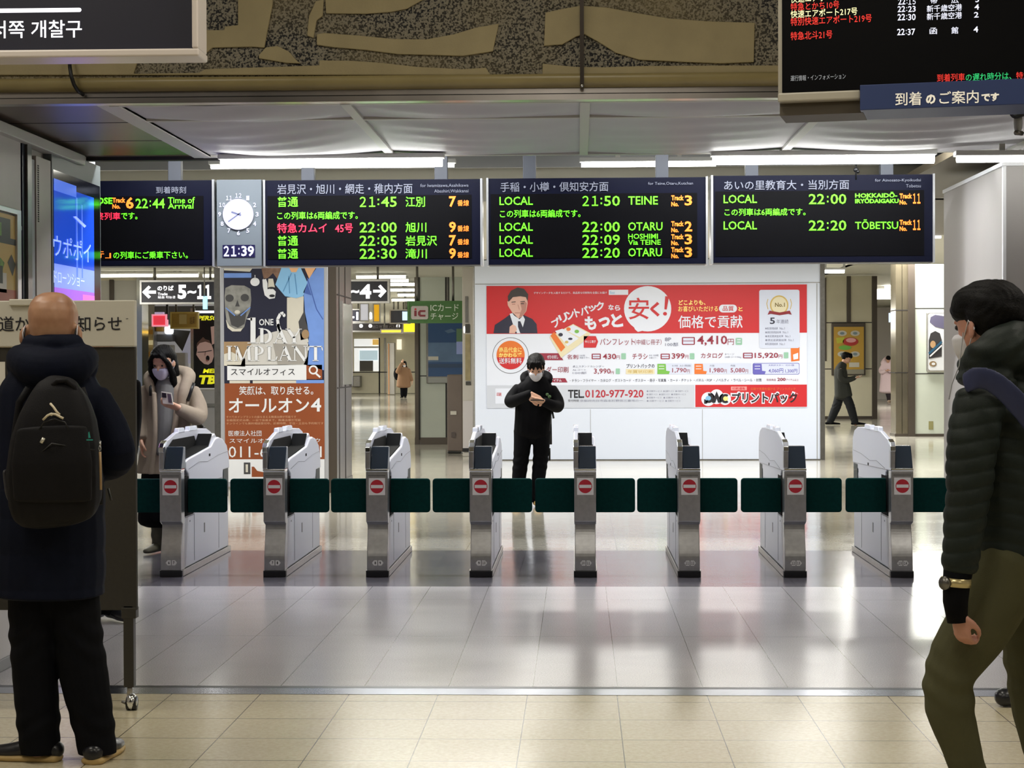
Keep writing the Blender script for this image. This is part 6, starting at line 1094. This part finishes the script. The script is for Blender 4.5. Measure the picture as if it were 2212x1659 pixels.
ph = MB(); c_ = at(1852, 815, D - .2); ph.prism([(c_.x - .05, c_.z - .01), (c_.x + .09, c_.z + .03), (c_.x + .085, c_.z + .045), (c_.x - .055, c_.z + .005)], 'y', c_.y - .04, c_.y + .04, mat('paper_pale', (220, 222, 214), .6)); ph = ph.build('phone', bevel=.003); prop(ph, 'pale phone held out by the person walking past the yellow poster', 'phone')
D = 69.0; PINK = mat('pale_pink_coat', (232, 208, 214), .8)
human('person in a pale pink coat standing in the far corridor', D, math.pi, (1918, 781, -.1), .75, [(1920, 780, 0, .12, .1), (1920, 785, 0, .2, .14), (1919, 792, 0, .27, .16), (1918, 810, 0, .27, .17), (1918, 830, 0, .30, .19), (1918, 845, 0, .33, .2)],
    [[(1908, 790, 0, .09), (1903, 800, -.05, .09), (1906, 804, -.2, .08), (1916, 799, -.3, .06)], [(1931, 790, 0, .09), (1934, 802, -.05, .09), (1930, 804, -.2, .08), (1920, 800, -.3, .06)]],
    [[(1916, 842, 0, .1), (1919, 855, 0, .08), (1921, 867, 0, .07)], [(1923, 842, 0, .1), (1923, 855, 0, .08), (1923, 867, 0, .07)]], [(-.4, -1), (.4, -1)], dict(skin=SKIN, coat=PINK, legs=mat('dark_plum_leggings', (40, 28, 34), .8), shoe=mat('cream_shoe', (214, 190, 170), .6), hair=HAIR), .016, hair='short', shoe=1.2,
    hands=[(handM(at(1916, 799, D - .32), (.6, -.3, -.2), (0, .3, .8)), .8, 1, 1.1), (handM(at(1920, 800, D - .32), (-.6, -.3, -.2), (0, .3, .8)), .8, -1, 1.1)], hood=lambda c, P, M: c.tube([(P((1908, 784, 0)), .1), (P((1918, 776, .15)), .13), (P((1930, 783, 0)), .1)]))
D = 80.0; BRN = mat('brown_coat', (140, 108, 82), .8)
human('person in a brown coat walking in the far passage, arm raised to the head', D, math.pi, (874, 792, -.05), .2, [(873, 791, 0, .12, .1), (873, 794, 0, .2, .14), (872, 799, 0, .25, .16), (872, 812, 0, .26, .17), (872, 824, 0, .3, .18), (872, 834, 0, .32, .19)],
    [[(863, 799, 0, .1), (859, 803, -.1, .1), (864, 792, -.25, .08), (869, 785, -.2, .07)], [(882, 799, 0, .1), (886, 810, 0, .09), (890, 822, -.05, .07)]],
    [[(869, 832, 0, .1), (869, 844, 0, .09), (869, 855, 0, .08)], [(876, 832, 0, .1), (876, 844, 0, .09), (875, 855, 0, .08)]], [(-.2, -1), (.2, -1)], dict(skin=SKIN, coat=BRN, legs=BLKT, shoe=BLK, hair=HAIR), .016, hair='long', mask=MASKW, shoe=1.2,
    hands=[(handM(at(869, 785, D - .2), (.2, 0, 1), (0, .5, 0)), .5, 1, 1.2), (handM(at(890, 823, D - .05), (.1, 0, -1), (-1, 0, 0)), .5, 1, 1.2)])
b = MB().ball(at(858, 808, D + .1), (.16, .12, .28), BLK); o = b.build('shoulder_bag'); prop(o, 'black bag on the shoulder of the person in the brown coat', 'bag')
# shoe of someone else behind the walking man
sx = onfloor(2168, 1526); b = Blob(); b.tube([(sx + V((.0, 0, .04)), .045, .04), (sx + V((.1, .02, .045)), .048, .042), (sx + V((.2, .04, .05)), .045, .045)], side=V((0, 1, 0))); b.tube([(sx + V((.19, .04, .05)), .045), (sx + V((.2, .04, .2)), .055)])
o = thing('black_shoe', tuple(sx), 'rounded black shoe toe peeking out behind the olive trousers at right', 'shoe'); b.build('upper', o, LEA, .007, 3, lambda co, n: V((co.x, co.y, max(co.z, .0))))
